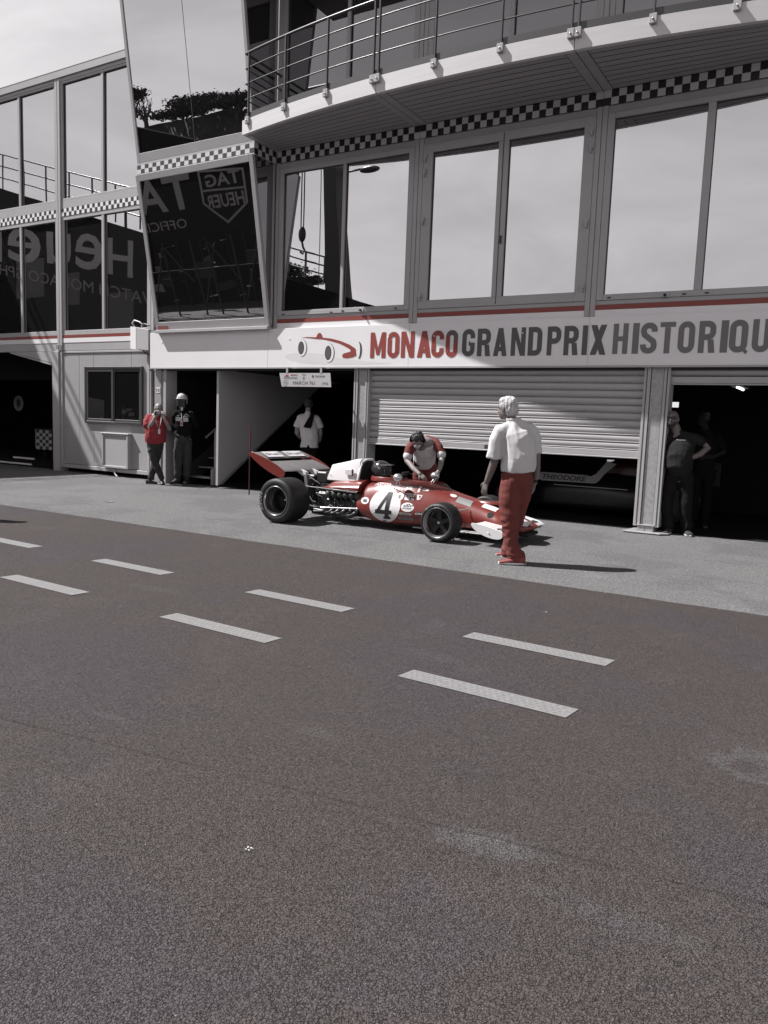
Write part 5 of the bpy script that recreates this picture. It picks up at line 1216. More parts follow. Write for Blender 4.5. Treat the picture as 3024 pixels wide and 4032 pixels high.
def shoe(q, sq, heel, toe, w=.045, h=.07):
    h_ = Vector(heel); t_ = Vector(toe); D = (t_-h_); L = D.length; D.normalize(); U = Vector((0, 0, 1)); S = D.cross(U).normalized()
    pts = [(0, .9, 1.0), (.15, 1, 1.05), (.35, .95, 1.0), (.6, 1.05, .68), (.85, 1.0, .48), (.97, .75, .38)]
    rings = []
    for f, a, b_ in pts:
        c = h_+D*L*f; rings.append([c+S*w*a*math.cos(2*PI*k/14)+Vector((0, 0, max(.0, h*b_*.5+h*b_*.5*math.sin(2*PI*k/14)))) for k in range(14)])
    q.loft(rings)
    if sq is not None:
        r2 = []
        for z0 in (-.004, .016):
            ring = []
            for k in range(20):
                a = 2*PI*k/20; u = math.cos(a); v = math.sin(a); ring.append(h_+D*(L*.49+u*L*.53)+S*v*w*1.06*(1 if u < .2 else 1.05)+Vector((0, 0, z0+.004)))
            r2.append(ring)
        sq.loft(r2, smooth=False)

# ---------------------------------------------------------------- person 1: white haired man seen from behind
def person_white_hair():
    p = thing('person', 'white haired man in white shirt and rust red trousers beside the racing car nose', 'person', (-3.039, 7.884, 0.008), .3679)
    sd = (.93, .36, 0); q = MB()
    chain(q, [(-.02, 0, .93, .155, .11), (-.01, 0, 1.06, .15, .11), (0, .01, 1.25, .165, .115), (-.045, .0, 1.42, .165, .10), (-.075, -.01, 1.48, .11, .07)], sd)
    chain(q, [(-.08, -.01, 1.46, .060, .062), (-.125, .0, 1.60, .056, .060)], sd)
    hc = (-.170, .015, 1.672); F = (-.86, .42, -.10); head(q, hc, F, k=1.04)
    # arms
    chain(q, [(-.235, -.06, 1.43, .058), (-.262, -.055, 1.28, .050), (-.262, -.04, 1.13, .046), (-.300, -.01, 1.0, .042), (-.338, .02, .885, .031)], sd)
    hand(q, (-.343, .022, .875), (-.20, .03, -1), (-.5, -.85, 0), (-.85, .45, 0), 1.02, .32)
    chain(q, [(.125, .06, 1.43, .058), (.165, .075, 1.28, .050), (.178, .08, 1.13, .046), (.188, .10, 1.0, .040), (.178, .13, .89, .031)], sd)
    hand(q, (.176, .132, .88), (-.15, .1, -1), (.9, -.3, 0), (-.3, .9, 0), 1.02, .45)
    # legs
    chain(q, [(-.085, -.03, .90, .10, .10), (-.06, -.03, .50, .058, .06), (-.0, -.02, .10, .042, .045)], sd); chain(q, [(.045, .06, .90, .10, .10), (-.01, .08, .50, .058, .06), (-.08, .13, .10, .042, .045)], sd)
    remeshed(q, 'body', P['skin_w'], p, .0075, 2)
    q = MB()                                                   # hair: full cap down to the nape
    rot = head(MB(), hc, F, k=1.08)[0]; c = Vector(hc)
    E = lambda o, r: q.ball(c+rot @ Vector(o), r, 0, 18, 12, rot)
    E((0, -.028, .042), (.097, .106, .094)); E((0, -.060, -.010), (.088, .072, .085)); E((0, -.070, -.055), (.058, .038, .040)); E((.03, .0, .085), (.06, .07, .042)); E((-.03, .0, .085), (.06, .07, .042)); E((.080, -.035, .03), (.016, .032, .035)); E((-.080, -.035, .03), (.016, .032, .035))
    remeshed(q, 'hair', P['hair_w'], p, .006, 2, .005, 22, 2, (1, 1, .35), .002)
    q = MB()                                                   # shirt with yoke, loose over the belt
    chain(q, [(-.02, -.005, 1.01, .182, .140), (-.02, -.008, 1.04, .187, .146), (-.01, -.01, 1.10, .190, .148), (0, -.01, 1.20, .187, .143), (-.01, -.01, 1.32, .188, .133), (-.035, -.01, 1.42, .180, .115), (-.065, -.01, 1.475, .140, .082), (-.085, -.005, 1.525, .082, .066)], sd, 20, True)
    chain(q, [(-.215, -.05, 1.435, .075, .072), (-.258, -.06, 1.33, .080, .076), (-.270, -.06, 1.20, .084, .080), (-.274, -.055, 1.145, .088, .082)], sd, 16, False, True)
    chain(q, [(.11, .05, 1.435, .075, .072), (.150, .07, 1.33, .070, .07), (.165, .08, 1.21, .070, .066)], sd, 16, False, True)
    chain(q, [(-.205, -.045, 1.445, .062, .068), (-.05, -.005, 1.475, .07, .085), (.105, .05, 1.45, .062, .068)], (0, 1, 0))
    sh = remeshed(q, 'shirt', P['shirt_w'], p, .0085, 2, .016, 7.0, 4, (1.0, 1.0, .5))
    q = MB(); q.lathe([(.066, -.012), (.074, .004), (.078, .02), (.070, .028), (.062, .018)], (-.098, -.002, 1.545), 'Z', 20); q.build('collar', P['shirt_w'], sh, local=True)
    q = MB()
    chain(q, [(-.015, .0, 1.035, .160, .118), (-.02, .0, .95, .178, .135), (-.02, .01, .88, .178, .140)], sd)
    chain(q, [(-.085, -.03, .90, .108, .12), (-.088, -.03, .72, .114, .12), (-.072, -.03, .50, .100, .10), (-.055, -.03, .34, .082, .085), (-.04, -.025, .20, .080, .082), (.005, -.03, .10, .088, .075), (.03, -.03, .075, .10, .07)], sd)
    chain(q, [(.055, .05, .90, .108, .12), (.038, .06, .72, .104, .115), (.0, .075, .50, .088, .09), (-.03, .09, .34, .075, .08), (-.06, .11, .18, .068, .07), (-.08, .12, .10, .066, .065)], sd)
    tr = remeshed(q, 'trousers', P['red_t'], p, .0085, 2, .015, 7.5, 9, (.7, .7, 1.4), 0.0, (.72, .3))
    q = MB(); chain(q, [(-.0145, 0, 1.04, .165, .123), (-.0145, 0, 1.02, .166, .124)], sd); q.build('belt', P['blk'], tr, local=True)
    q = MB(); s_ = MB(); shoe(q, s_, (.12, -.04, .0), (-.165, -.075, 0), .050, .095); shoe(q, s_, (.0, .13, .03), (-.20, .15, .05), .047, .085)
    sq_ = q.build('shoes', P['shoe_r'], p, local=True); s_.build('soles', P['sole'], sq_, local=True)
    q = MB(); 
    for k in range(4): q.tube([(-.045+.018*k, -.10, .075+.006*k), (-.03+.018*k, -.06, .095+.005*k), (-.02+.018*k, -.02, .085+.005*k)], .005, 5)
    q.build('laces', P['sole'], sq_, local=True)
    q = MB(); q.lathe([(.034, -.012), (.038, 0), (.034, .012)], (.178, .125, .905), 'Z', 14); q.ball((.205, .11, .905), (.012, .018, .018), 0, 10, 6); q.build('wrist_watch', P['blk'], p, local=True)
    q = MB(); rot = head(MB(), hc, F, k=1.08)[0]
    q.tube([Vector(hc)+rot @ Vector(v) for v in ((-.082, .0, -.01), (-.080, .035, -.045), (-.055, .085, -.055))], .003, 5); q.build('mask_strap', P['mask'], p, local=True)
person_white_hair()

# ---------------------------------------------------------------- person 2: man in red polo taking a picture
def person_red():
    p = thing('person', 'bald masked man in red polo holding a phone to his face, legs crossed', 'person', (-12.449, 11.327, 0.006), .8326)
    sd = (1, .15, 0); q = MB()
    chain(q, [(.04, 0, .88, .16, .12), (.04, -.03, 1.08, .19, .16), (.05, 0, 1.30, .18, .13), (.065, 0, 1.40, .13, .09)], sd)
    chain(q, [(.07, 0, 1.40, .062, .062), (.09, -.01, 1.52, .058, .06)], sd)
    hc = (.103, -.02, 1.568); F = (.28, -1, -.12); head(q, hc, F, k=1.05)
    chain(q, [(-.10, 0, 1.36, .062), (-.115, -.04, 1.25, .056), (-.085, -.12, 1.175, .048), (-.02, -.20, 1.29, .040), (.03, -.20, 1.40, .032)], sd); hand(q, (.032, -.20, 1.405), (.12, .1, 1), (0, -1, .2), (1, 0, 0), 1.0, .55)
    chain(q, [(.215, .02, 1.36, .062), (.285, -.02, 1.25, .054), (.315, -.08, 1.17, .048), (.27, -.17, 1.27, .040), (.215, -.20, 1.38, .032)], sd); hand(q, (.213, -.20, 1.385), (-.15, .05, 1), (0, -1, .2), (-1, 0, 0), 1.0, .5)
    chain(q, [(-.04, 0, .85, .09, .10), (.02, -.06, .53, .058), (.175, -.06, .13, .042)], sd); chain(q, [(.12, .03, .85, .09, .10), (.055, .05, .53, .058), (-.065, .08, .12, .042)], sd)
    remeshed(q, 'body', P['skin'], p, .009, 2)
    eyes(p, hc, F, 1.05)
    q = MB(); rot = head(MB(), hc, F, k=1.05)[0]; c = Vector(hc)
    q.ball(c+rot @ Vector((0, -.028, .010)), (.084, .080, .072), 0, 16, 10, rot); remeshed(q, 'hair', P['hair_g'], p, .008, 1, .002, 30)
    q = MB(); q.ball(c+rot @ Vector((0, .052, -.050)), (.066, .056, .050), 0, 16, 10, rot); q.build('face_mask', P['mask'], p, local=True)
    q = MB(); chain(q, [(.045, 0, .885, .205, .165), (.04, -.03, 1.02, .215, .19), (.04, -.03, 1.14, .212, .19), (.05, -.01, 1.28, .20, .155), (.06, 0, 1.375, .165, .11), (.075, 0, 1.43, .085, .075)], sd, 16, True)
    chain(q, [(-.09, 0, 1.37, .085), (-.125, -.03, 1.29, .084), (-.116, -.08, 1.205, .084)], sd, 16, False, True); chain(q, [(.20, .01, 1.37, .085), (.262, -.01, 1.29, .082), (.288, -.045, 1.215, .082)], sd, 16, False, True)
    chain(q, [(-.09, 0, 1.375, .07, .08), (.06, 0, 1.40, .075, .09), (.20, .01, 1.375, .07, .08)], (0, 1, 0))
    sh = remeshed(q, 'polo_shirt', P['red_p'], p, .010, 3, .009, 7, 3)
    q = MB(); q.tube([(.0, -.12, 1.43), (.05, -.18, 1.30), (.115, -.225, 1.17), (.15, -.19, 1.32), (.155, -.11, 1.43)], .007, 6); q.box(.09, .135, -.245, -.235, 1.06, 1.16); q.tube([(.115, -.24, 1.06), (.115, -.24, 1.18)], .006, 6); q.build('lanyard', P['sole'], p, local=True)
    q = MB(); q.box(.035, .052, -.255, -.17, 1.44, 1.53); q.build('phone', P['blk'], p, local=True)
    q = MB(); chain(q, [(.04, 0, .93, .185, .145), (.035, 0, .85, .175, .135)], sd)
    chain(q, [(-.03, 0, .84, .105, .11), (-.02, -.04, .70, .095, .10), (.02, -.06, .52, .078, .08), (.09, -.06, .32, .068, .07), (.165, -.06, .14, .062, .066)], sd)
    chain(q, [(.115, .03, .84, .10, .11), (.09, .04, .70, .095, .10), (.055, .05, .52, .078, .08), (.0, .06, .32, .068, .07), (-.05, .08, .14, .062, .066)], sd)
    remeshed(q, 'jeans', P['dk'], p, .010, 3, .008, 8, 6)
    q = MB(); shoe(q, None, (-.15, .08, .0), (.09, .05, 0), .048, .095); shoe(q, None, (.165, .0, .0), (.195, -.2, 0), .048, .10); q.build('shoes', P['shoe_d'], p, local=True)
person_red()

# ---------------------------------------------------------------- person 3: helmeted marshal
def person_marshal():
    p = thing('person', 'marshal in white helmet and dark overalls with pale chest band in the stair doorway', 'person', (-12.129, 11.796, 0.008), .7993)
    sd = (1, .25, 0); q = MB()
    chain(q, [(.04, 0, .95, .15, .11), (.04, 0, 1.15, .16, .12), (.055, 0, 1.40, .175, .115), (.05, 0, 1.50, .11, .08)], sd); chain(q, [(.02, 0, 1.50, .058), (.012, -.01, 1.66, .056)], sd)
    hc = (.012, -.02, 1.745); F = (-.45, -1, -.08); head(q, hc, F)
    chain(q, [(-.12, 0, 1.44, .055), (-.165, .03, 1.27, .045), (-.13, -.09, 1.12, .036)], sd); hand(q, (-.13, -.09, 1.12), (.3, -.5, -.6), (-1, 0, 0), (0, -1, 0), 1, .5)
    chain(q, [(.235, .02, 1.44, .055), (.315, .02, 1.27, .045), (.275, -.12, 1.34, .036), (.235, -.16, 1.42, .03)], sd); hand(q, (.235, -.16, 1.42), (-.4, -.2, 1), (0, -1, 0), (-1, 0, 0), 1, .8)
    chain(q, [(-.04, 0, .92, .09, .10), (-.055, 0, .52, .06), (-.06, .0, .15, .042)], sd); chain(q, [(.13, 0, .92, .09, .10), (.125, 0, .52, .06), (.12, .0, .15, .042)], sd)
    remeshed(q, 'body', P['skin'], p, .009, 2)
    rot = head(MB(), hc, F)[0]; c = Vector(hc)
    q = MB(); q.ball(c+rot @ Vector((0, -.012, .075)), (.108, .122, .100), 0, 24, 14, rot); q.ball(c+rot @ Vector((0, -.055, .0)), (.10, .085, .085), 0, 20, 12, rot); q.lathe([(.118, -.012), (.126, 0), (.118, .012)], tuple(c+Vector((0, 0, .055))), 'Z', 28)
    h = q.build('helmet', P['helm'], p, local=True)
    q = MB(); rings = []
    for j in range(6):
        z = .045-.028*j; r = .132-.002*j; rings.append([c+rot @ Vector((r*math.sin(a)*.92, r*math.cos(a)-.004, z)) for a in [math.radians(-78+156*i/16) for i in range(17)]])
    q.loft(rings, caps=False, closed=False); q.build('visor', P['visor'], h, local=True)
    q = MB(); q.lathe([(.119, -.006), (.1275, 0), (.119, .006)], tuple(c+Vector((0, 0, .04))), 'Z', 28); q.tube([c+rot @ Vector(v) for v in ((-.09, 0, -.02), (-.05, .03, -.11), (.05, .03, -.11), (.09, 0, -.02))], .006, 6); q.build('chin_strap', P['blk'], h, local=True)
    q = MB(); chain(q, [(.045, 0, 1.0, .17, .13), (.04, 0, 1.10, .185, .15), (.05, 0, 1.28, .195, .15), (.058, 0, 1.42, .19, .13), (.05, 0, 1.50, .13, .09), (.02, 0, 1.56, .075, .07)], sd)
    chain(q, [(-.11, 0, 1.46, .085), (-.155, .02, 1.30, .075), (-.16, .0, 1.24, .07), (-.135, -.08, 1.15, .055)], sd); chain(q, [(.215, .02, 1.46, .085), (.295, .03, 1.32, .075), (.315, .01, 1.25, .072), (.28, -.10, 1.32, .062), (.25, -.15, 1.40, .055), (.20, -.165, 1.49, .044)], sd)
    chain(q, [(-.10, 0, 1.465, .07, .08), (.05, 0, 1.49, .075, .09), (.21, .02, 1.465, .07, .08)], (0, 1, 0))
    remeshed(q, 'jacket', P['blk'], p, .010, 3, .010, 7, 5)
    q = MB()
    def onchest(x, z): return Vector((x, -.155-.04*max(0, 1-((x-.03)/.16)**2), z))
    for (xa, xb, z0, z1, mi) in ((-.115, .0, 1.335, 1.415, 0), (.035, .14, 1.325, 1.41, 0), (-.085, -.045, 1.435, 1.455, 0)):
        n = 5
        for i in range(n): a = xa+(xb-xa)*i/n; b2_ = xa+(xb-xa)*(i+1)/n; q.prism([onchest(a, z0), onchest(b2_, z0), onchest(b2_, z1), onchest(a, z1)], (0, .03, 0), mi)
    q.prism([onchest(.035, 1.42), onchest(.055, 1.42), onchest(.115, 1.50)+Vector((0, .05, 0)), onchest(.10, 1.50)+Vector((0, .05, 0))], (0, .02, 0), 0)
    q.disc(onchest(.10, 1.455)+Vector((0, .01, 0)), .035, 20, 0); q.disc(onchest(.10, 1.455)+Vector((0, .006, 0)), .022, 20, 1)
    q.build('reflective_band', [P['vis'], P['dk']], p, local=True)
    q = MB(); q.tube([onchest(.0, 1.50)+Vector((0, .05, 0)), onchest(.012, 1.40)-Vector((0, .004, 0)), onchest(.005, 1.32)], .008, 6, 0); q.box(-.02, .032, -.215, -.205, 1.235, 1.325, 0); q.box(-.015, .027, -.218, -.214, 1.25, 1.31, 1); q.build('badge', [P['sole'], P['tag']], p, local=True)
    q = MB(); q.box(-.01, .03, -.14, -.10, 1.555, 1.62); q.build('neck_tab', P['sole'], p, local=True)
    q = MB(); chain(q, [(.045, 0, 1.03, .165, .13), (.04, 0, .92, .165, .13)], sd)
    chain(q, [(-.04, 0, .90, .10, .11), (-.055, -.0, .70, .098, .10), (-.062, -.0, .50, .088, .09), (-.063, 0, .30, .080, .085), (-.060, 0, .20, .085, .088)], sd); chain(q, [(.125, 0, .90, .10, .11), (.13, 0, .70, .098, .10), (.13, 0, .50, .090, .09), (.125, 0, .30, .082, .085), (.122, 0, .20, .086, .088)], sd)
    remeshed(q, 'overall_trousers', P['dk'], p, .010, 3, .012, 6, 8, (1, 1, .6))
    q = MB(); shoe(q, None, (-.03, .05, 0), (-.22, -.12, 0), .052, .13); shoe(q, None, (.13, .06, 0), (.085, -.19, 0), .052, .13); chain(q, [(-.06, 0, .08, .055), (-.06, 0, .20, .06)], sd); chain(q, [(.12, 0, .08, .055), (.12, 0, .20, .06)], sd); q.build('boots', P['shoe_d'], p, local=True)
person_marshal()

# ---------------------------------------------------------------- person 4: white T-shirt, back turned, towel over the shoulder
def person_back():
    p = thing('person', 'man in white T-shirt with dark towel over his shoulder, back turned, inside the garage', 'person', (-9.326, 12.5, 0.01), .641)
    sd = (1, 0, 0); q = MB()
    chain(q, [(.03, 0, .92, .15, .11), (.03, 0, 1.15, .145, .11), (.0, 0, 1.42, .17, .11), (0, 0, 1.52, .10, .07)], sd); chain(q, [(-.01, 0, 1.52, .055), (-.01, .02, 1.66, .054)], sd)
    hc = (-.005, .03, 1.765); F = (.1, 1, -.25); head(q, hc, F)
    chain(q, [(-.17, 0, 1.46, .055), (-.215, .0, 1.33, .048), (-.225, .04, 1.19, .044), (-.16, .16, 1.10, .036), (-.08, .22, 1.10, .03)], sd); hand(q, (-.08, .22, 1.10), (1, .3, 0), (0, 1, 0), (0, 0, 1), 1, .5)
    chain(q, [(.18, 0, 1.46, .055), (.235, 0, 1.33, .048), (.252, .03, 1.18, .044), (.235, .10, 1.05, .036), (.18, .18, .98, .03)], sd); hand(q, (.18, .18, .98), (-.6, .3, -.6), (0, 1, 0), (-.5, 0, 1), 1, .5)
    for x in (-.05, .11): chain(q, [(x, 0, .92, .095, .10), (x, .0, .50, .058), (x-.01, .02, .10, .042)], sd)
    remeshed(q, 'body', P['skin'], p, .009, 2)
    rot = head(MB(), hc, F)[0]; c = Vector(hc); q = MB(); q.ball(c+rot @ Vector((0, -.02, .04)), (.088, .10, .088), 0, 16, 12, rot); q.ball(c+rot @ Vector((0, -.05, -.01)), (.08, .065, .07), 0, 16, 12, rot); remeshed(q, 'hair', P['hair_d'], p, .008, 1, .008, 22, 2)
    q = MB(); chain(q, [(.035, 0, .91, .185, .135), (.035, 0, 1.05, .178, .135), (.02, 0, 1.22, .18, .135), (.0, 0, 1.40, .19, .125), (-.005, 0, 1.50, .14, .085), (-.012, .0, 1.585, .068, .06)], sd, 16, True)
    chain(q, [(-.165, 0, 1.48, .075), (-.205, 0, 1.38, .072), (-.220, .01, 1.31, .074)], sd, 16, False, True); chain(q, [(.165, 0, 1.47, .075), (.212, 0, 1.38, .072), (.234, .01, 1.31, .074)], sd, 16, False, True)
    chain(q, [(-.15, 0, 1.485, .07, .08), (.0, 0, 1.52, .075, .085), (.155, 0, 1.48, .07, .08)], (0, 1, 0))
    remeshed(q, 't_shirt', P['shirt_w'], p, .010, 3, .010, 6, 12)
    q = MB(); rr_ = []
    for x0, x1, y, z in ((.045, .12, -.03, 1.61), (.02, .11, -.12, 1.53), (-.03, .09, -.155, 1.44), (-.075, .075, -.165, 1.36), (-.10, .055, -.16, 1.31)): rr_.append([Vector((x0, y, z)), Vector(((x0+x1)/2, y-.018, z-.01)), Vector((x1, y, z-.015)), Vector((x1, y+.02, z-.015)), Vector((x0, y+.02, z))])
    q.loft(rr_, smooth=False); q.build('towel', P['blk'], p, local=True)
    q = MB(); chain(q, [(.035, 0, .97, .165, .125), (.03, 0, .88, .165, .125)], sd)
    for x in (-.05, .11): chain(q, [(x, 0, .88, .10, .11), (x, 0, .5, .08, .085), (x, .01, .12, .07, .072)], sd)
    remeshed(q, 'trousers', P['blk'], p, .011, 3, .006, 7, 4)
    q = MB(); shoe(q, None, (-.06, -.06, 0), (-.08, .2, 0)); shoe(q, None, (.10, -.06, 0), (.14, .2, 0)); q.build('shoes', P['shoe_d'], p, local=True)
person_back()

# ---------------------------------------------------------------- person 5: mechanic leaning over the cockpit
def person_mechanic():
    p = thing('person', 'masked mechanic with dark headset in red and white team shirt leaning over the cockpit', 'person', (-5.5, 10.35, 0.008), .4885)
    sd = (1, .05, 0); q = MB(); ys = -.30                         # shoulders come forward, toward the camera
    chain(q, [(-.0, .10, .86, .155, .12), (-.01, .0, .98, .155, .125), (-.02, -.14, 1.12, .17, .12), (-.03, -.24, 1.20, .15, .09)], sd); chain(q, [(-.05, -.25, 1.19, .06), (-.105, -.34, 1.235, .056)], sd)
    hc = (-.128, -.38, 1.232); F = (-.02, -.72, -.70); head(q, hc, F)
    chain(q, [(-.20, -.20, 1.15, .058), (-.262, -.24, 1.04, .050), (-.268, -.28, .925, .045), (-.16, -.42, .81, .037), (-.075, -.50, .745, .030)], sd); hand(q, (-.075, -.50, .745), (.75, -.35, -.55), (-.1, -.7, .7), (-.3, -.6, -.6), 1, .5)
    chain(q, [(.155, -.20, 1.17, .058), (.225, -.24, 1.08, .050), (.242, -.28, .985, .045), (.225, -.42, .87, .037), (.195, -.50, .79, .030)], sd); hand(q, (.195, -.50, .79), (-.25, -.4, -.75), (.1, -.8, .5), (-1, -.1, -.2), 1, .6)
    for x in (-.09, .085): chain(q, [(x, .12, .86, .095, .10), (x, .06, .48, .058), (x, .14, .10, .042)], sd)
    remeshed(q, 'body', P['skin'], p, .0085, 2); eyes(p, hc, F)
    rot = head(MB(), hc, F)[0]; c = Vector(hc); q = MB(); q.ball(c+rot @ Vector((0, -.022, .045)), (.090, .100, .088), 0, 16, 12, rot); q.ball(c+rot @ Vector((0, -.05, -.01)), (.082, .065, .07), 0, 16, 12, rot); remeshed(q, 'hair', P['hair_d'], p, .007, 1, .010, 24, 2)
    q = MB(); q.ball(c+rot @ Vector((0, .058, -.052)), (.056, .046, .044), 0, 16, 10, rot); q.build('face_mask', P['mask'], p, local=True)
    q = MB()
    for s in (-1, 1): q.ball(c+rot @ Vector((s*.094, -.005, 0)), (.024, .038, .042), 0, 14, 10, rot)
    q.tube([c+rot @ Vector((.105*math.sin(a), -.005, .118*math.cos(a))) for a in [math.radians(-88+176*i/14) for i in range(15)]], .011, 8); q.tube([c+rot @ Vector(v) for v in ((-.095, .02, -.02), (-.08, .07, -.05), (-.045, .10, -.06))], .005, 6); q.build('headset', P['blk'], p, local=True)
    q = MB(); chain(q, [(-.01, .04, .90, .165, .135), (-.015, -.02, 1.0, .172, .145), (-.02, -.12, 1.11, .182, .14), (-.025, -.20, 1.17, .165, .11), (-.05, -.25, 1.20, .085, .07)], sd)
    sh = remeshed(q, 'team_shirt', P['shirt_w'], p, .009, 3, .009, 7, 7)
    q = MB()
    for x0, y0, z0, x1, y1, z1, x2, y2, z2 in ((-.185, -.19, 1.165, -.235, -.225, 1.10, -.258, -.25, 1.01), (.135, -.19, 1.18, .195, -.225, 1.13, .230, -.255, 1.055)): chain(q, [(x0, y0, z0, .075), (x1, y1, z1, .072), (x2, y2, z2, .066)], sd)
    chain(q, [(-.14, -.10, 1.20, .075, .075), (.02, -.08, 1.235, .085, .07), (.13, -.10, 1.20, .078, .075)], (0, 1, 0)); remeshed(q, 'red_sleeves', P['red_t'], p, .009, 3, .007, 8, 3)
    q = MB()
    for (a, b2_) in (((-.262, -.255, 1.0), (-.262, -.262, .985)), ((.232, -.26, 1.045), (.234, -.266, 1.03))): chain(q, [(*a, .069), (*b2_, .069)], sd)
    q.build('cuff', P['shirt_w'], p, local=True)
    q = MB(); put_text(q, 'FERRARI', (.04, -.385, 1.125), (1, 0, 0), (0, .2, .98), .075, .012, 0); q.box(-.12, -.06, -.372, -.368, 1.09, 1.10); q.build('chest_print', P['dk'], p, local=True)
    q = MB(); chain(q, [(-.005, .06, .93, .165, .13), (-.0, .11, .84, .172, .135)], sd)
    for x in (-.09, .085): chain(q, [(x, .11, .84, .105, .11), (x, .07, .5, .082, .085), (x, .13, .12, .068, .07)], sd)
    remeshed(q, 'trousers', P['red_t'], p, .010, 3, .008, 7, 4)
    q = MB(); q.box(-.17, -.06, -.06, -.03, .83, .92); q.build('pouch', P['blk'], p, local=True)
    q = MB(); shoe(q, None, (-.09, .22, 0), (-.10, -.06, 0)); shoe(q, None, (.085, .22, 0), (.10, -.06, 0)); q.build('shoes', P['shoe_d'], p, local=True)
person_mechanic()

# ---------------------------------------------------------------- person 6: man in black T-shirt, hand on hip
def person_black():
    p = thing('person', 'big bearded man in sunglasses and black T-shirt standing hand on hip by the right pillar', 'person', (-2.015, 11.90, 0.01), .1658)
    sd = (1, .1, 0); q = MB()
    chain(q, [(-.09, 0, .86, .16, .13), (-.10, -.04, 1.06, .17, .17), (-.10, -.02, 1.30, .18, .14), (-.13, 0, 1.42, .14, .09)], sd); chain(q, [(-.15, 0, 1.42, .068), (-.20, -.01, 1.57, .064)], sd)
    hc = (-.246, -.075, 1.672); F = (-.25, -1, .12); head(q, hc, F, k=1.10)
    chain(q, [(-.29, .0, 1.38, .062), (-.35, .02, 1.22, .052), (-.365, .02, 1.08, .046), (-.36, -.02, .88, .032)], sd); hand(q, (-.36, -.02, .88), (.1, -.1, -1), (-1, 0, 0), (0, -1, 0), 1, .4)
    chain(q, [(.08, .02, 1.39, .062), (.19, .05, 1.34, .056), (.262, .06, 1.28, .050), (.17, -.03, 1.19, .044), (.075, -.11, 1.14, .034)], sd); hand(q, (.078, -.11, 1.14), (-1, -.25, .22), (0, -1, 0), (0, 0, -1), 1.05, .12, .25)
    chain(q, [(-.17, 0, .84, .10, .11), (-.235, -.03, .45, .065), (-.18, 0, .10, .045)], sd); chain(q, [(-.0, 0, .84, .10, .11), (.02, -.02, .45, .065), (.07, .0, .10, .045)], sd)
    remeshed(q, 'body', P['skin_w'], p, .008, 2)
    rot = head(MB(), hc, F)[0]; c = Vector(hc); q = MB(); q.ball(c+rot @ Vector((0, -.035, .015)), (.086, .086, .078), 0, 16, 12, rot); remeshed(q, 'hair', P['hair_g'], p, .008, 1, .001, 22, 2)
    q = MB(); q.ball(c+rot @ Vector((0, .045, -.070)), (.066, .058, .048), 0, 16, 10, rot); remeshed(q, 'beard', P['hair_d'], p, .007, 1, .004, 30, 2)
    q = MB()
    for s in (-1, 1): q.ball(c+rot @ Vector((s*.036, .092, .010)), (.030, .010, .021), 0, 14, 8, rot); q.tube([c+rot @ Vector((s*.066, .088, .014)), c+rot @ Vector((s*.088, .0, .012))], .004, 6)
    q.tube([c+rot @ Vector((-.01, .10, .014)), c+rot @ Vector((.01, .10, .014))], .004, 6); q.build('sunglasses', P['eye'], p, local=True)
    q = MB(); chain(q, [(-.085, 0, .93, .172, .16), (-.11, -.06, 1.04, .192, .20), (-.11, -.06, 1.15, .195, .20), (-.105, -.03, 1.28, .20, .165), (-.12, 0, 1.39, .18, .12), (-.155, 0, 1.46, .085, .07)], sd)
    chain(q, [(-.27, 0, 1.39, .08), (-.325, .01, 1.30, .078), (-.345, .02, 1.22, .07)], sd); chain(q, [(.05, .01, 1.405, .082), (.12, .03, 1.385, .080), (.165, .045, 1.36, .074)], sd)
    chain(q, [(-.25, 0, 1.395, .075, .08), (-.12, 0, 1.42, .08, .10), (.04, .01, 1.41, .075, .08)], (0, 1, 0))
    sh = remeshed(q, 't_shirt', mat('black_t_shirt', .018, .9, spec=.1, var=.1), p, .010, 3, .009, 6, 2)
    q = MB(); put_text(q, 'MonacoTeam', (-.165, -.205, 1.375), (1, 0, .0), (0, .25, .97), .12, .013, 0); q.build('chest_print', P['sole'], p, local=True)
    q = MB(); chain(q, [(-.08, -.0, .96, .168, .15), (-.085, 0, .86, .175, .14)], sd)
    chain(q, [(-.17, 0, .85, .11, .12), (-.225, -.02, .62, .105, .11), (-.24, -.03, .42, .09, .095), (-.205, 0, .22, .08, .085), (-.18, 0, .12, .075, .08)], sd); chain(q, [(.0, 0, .85, .11, .12), (.025, -.02, .62, .10, .11), (.03, -.02, .42, .088, .095), (.055, 0, .22, .078, .085), (.07, 0, .12, .075, .08)], sd)
    remeshed(q, 'trousers', mat('dark_work_trousers', .010, .9, spec=.1), p, .010, 3, .011, 6, 5)
    q = MB(); s_ = MB(); shoe(q, s_, (-.16, .04, 0), (-.24, -.18, 0), .05, .09); shoe(q, s_, (.06, .06, 0), (.13, -.18, 0), .05, .09); f_ = q.build('shoes', P['dk'], p, local=True); s_.build('soles', P['sole'], f_, local=True)
person_black()

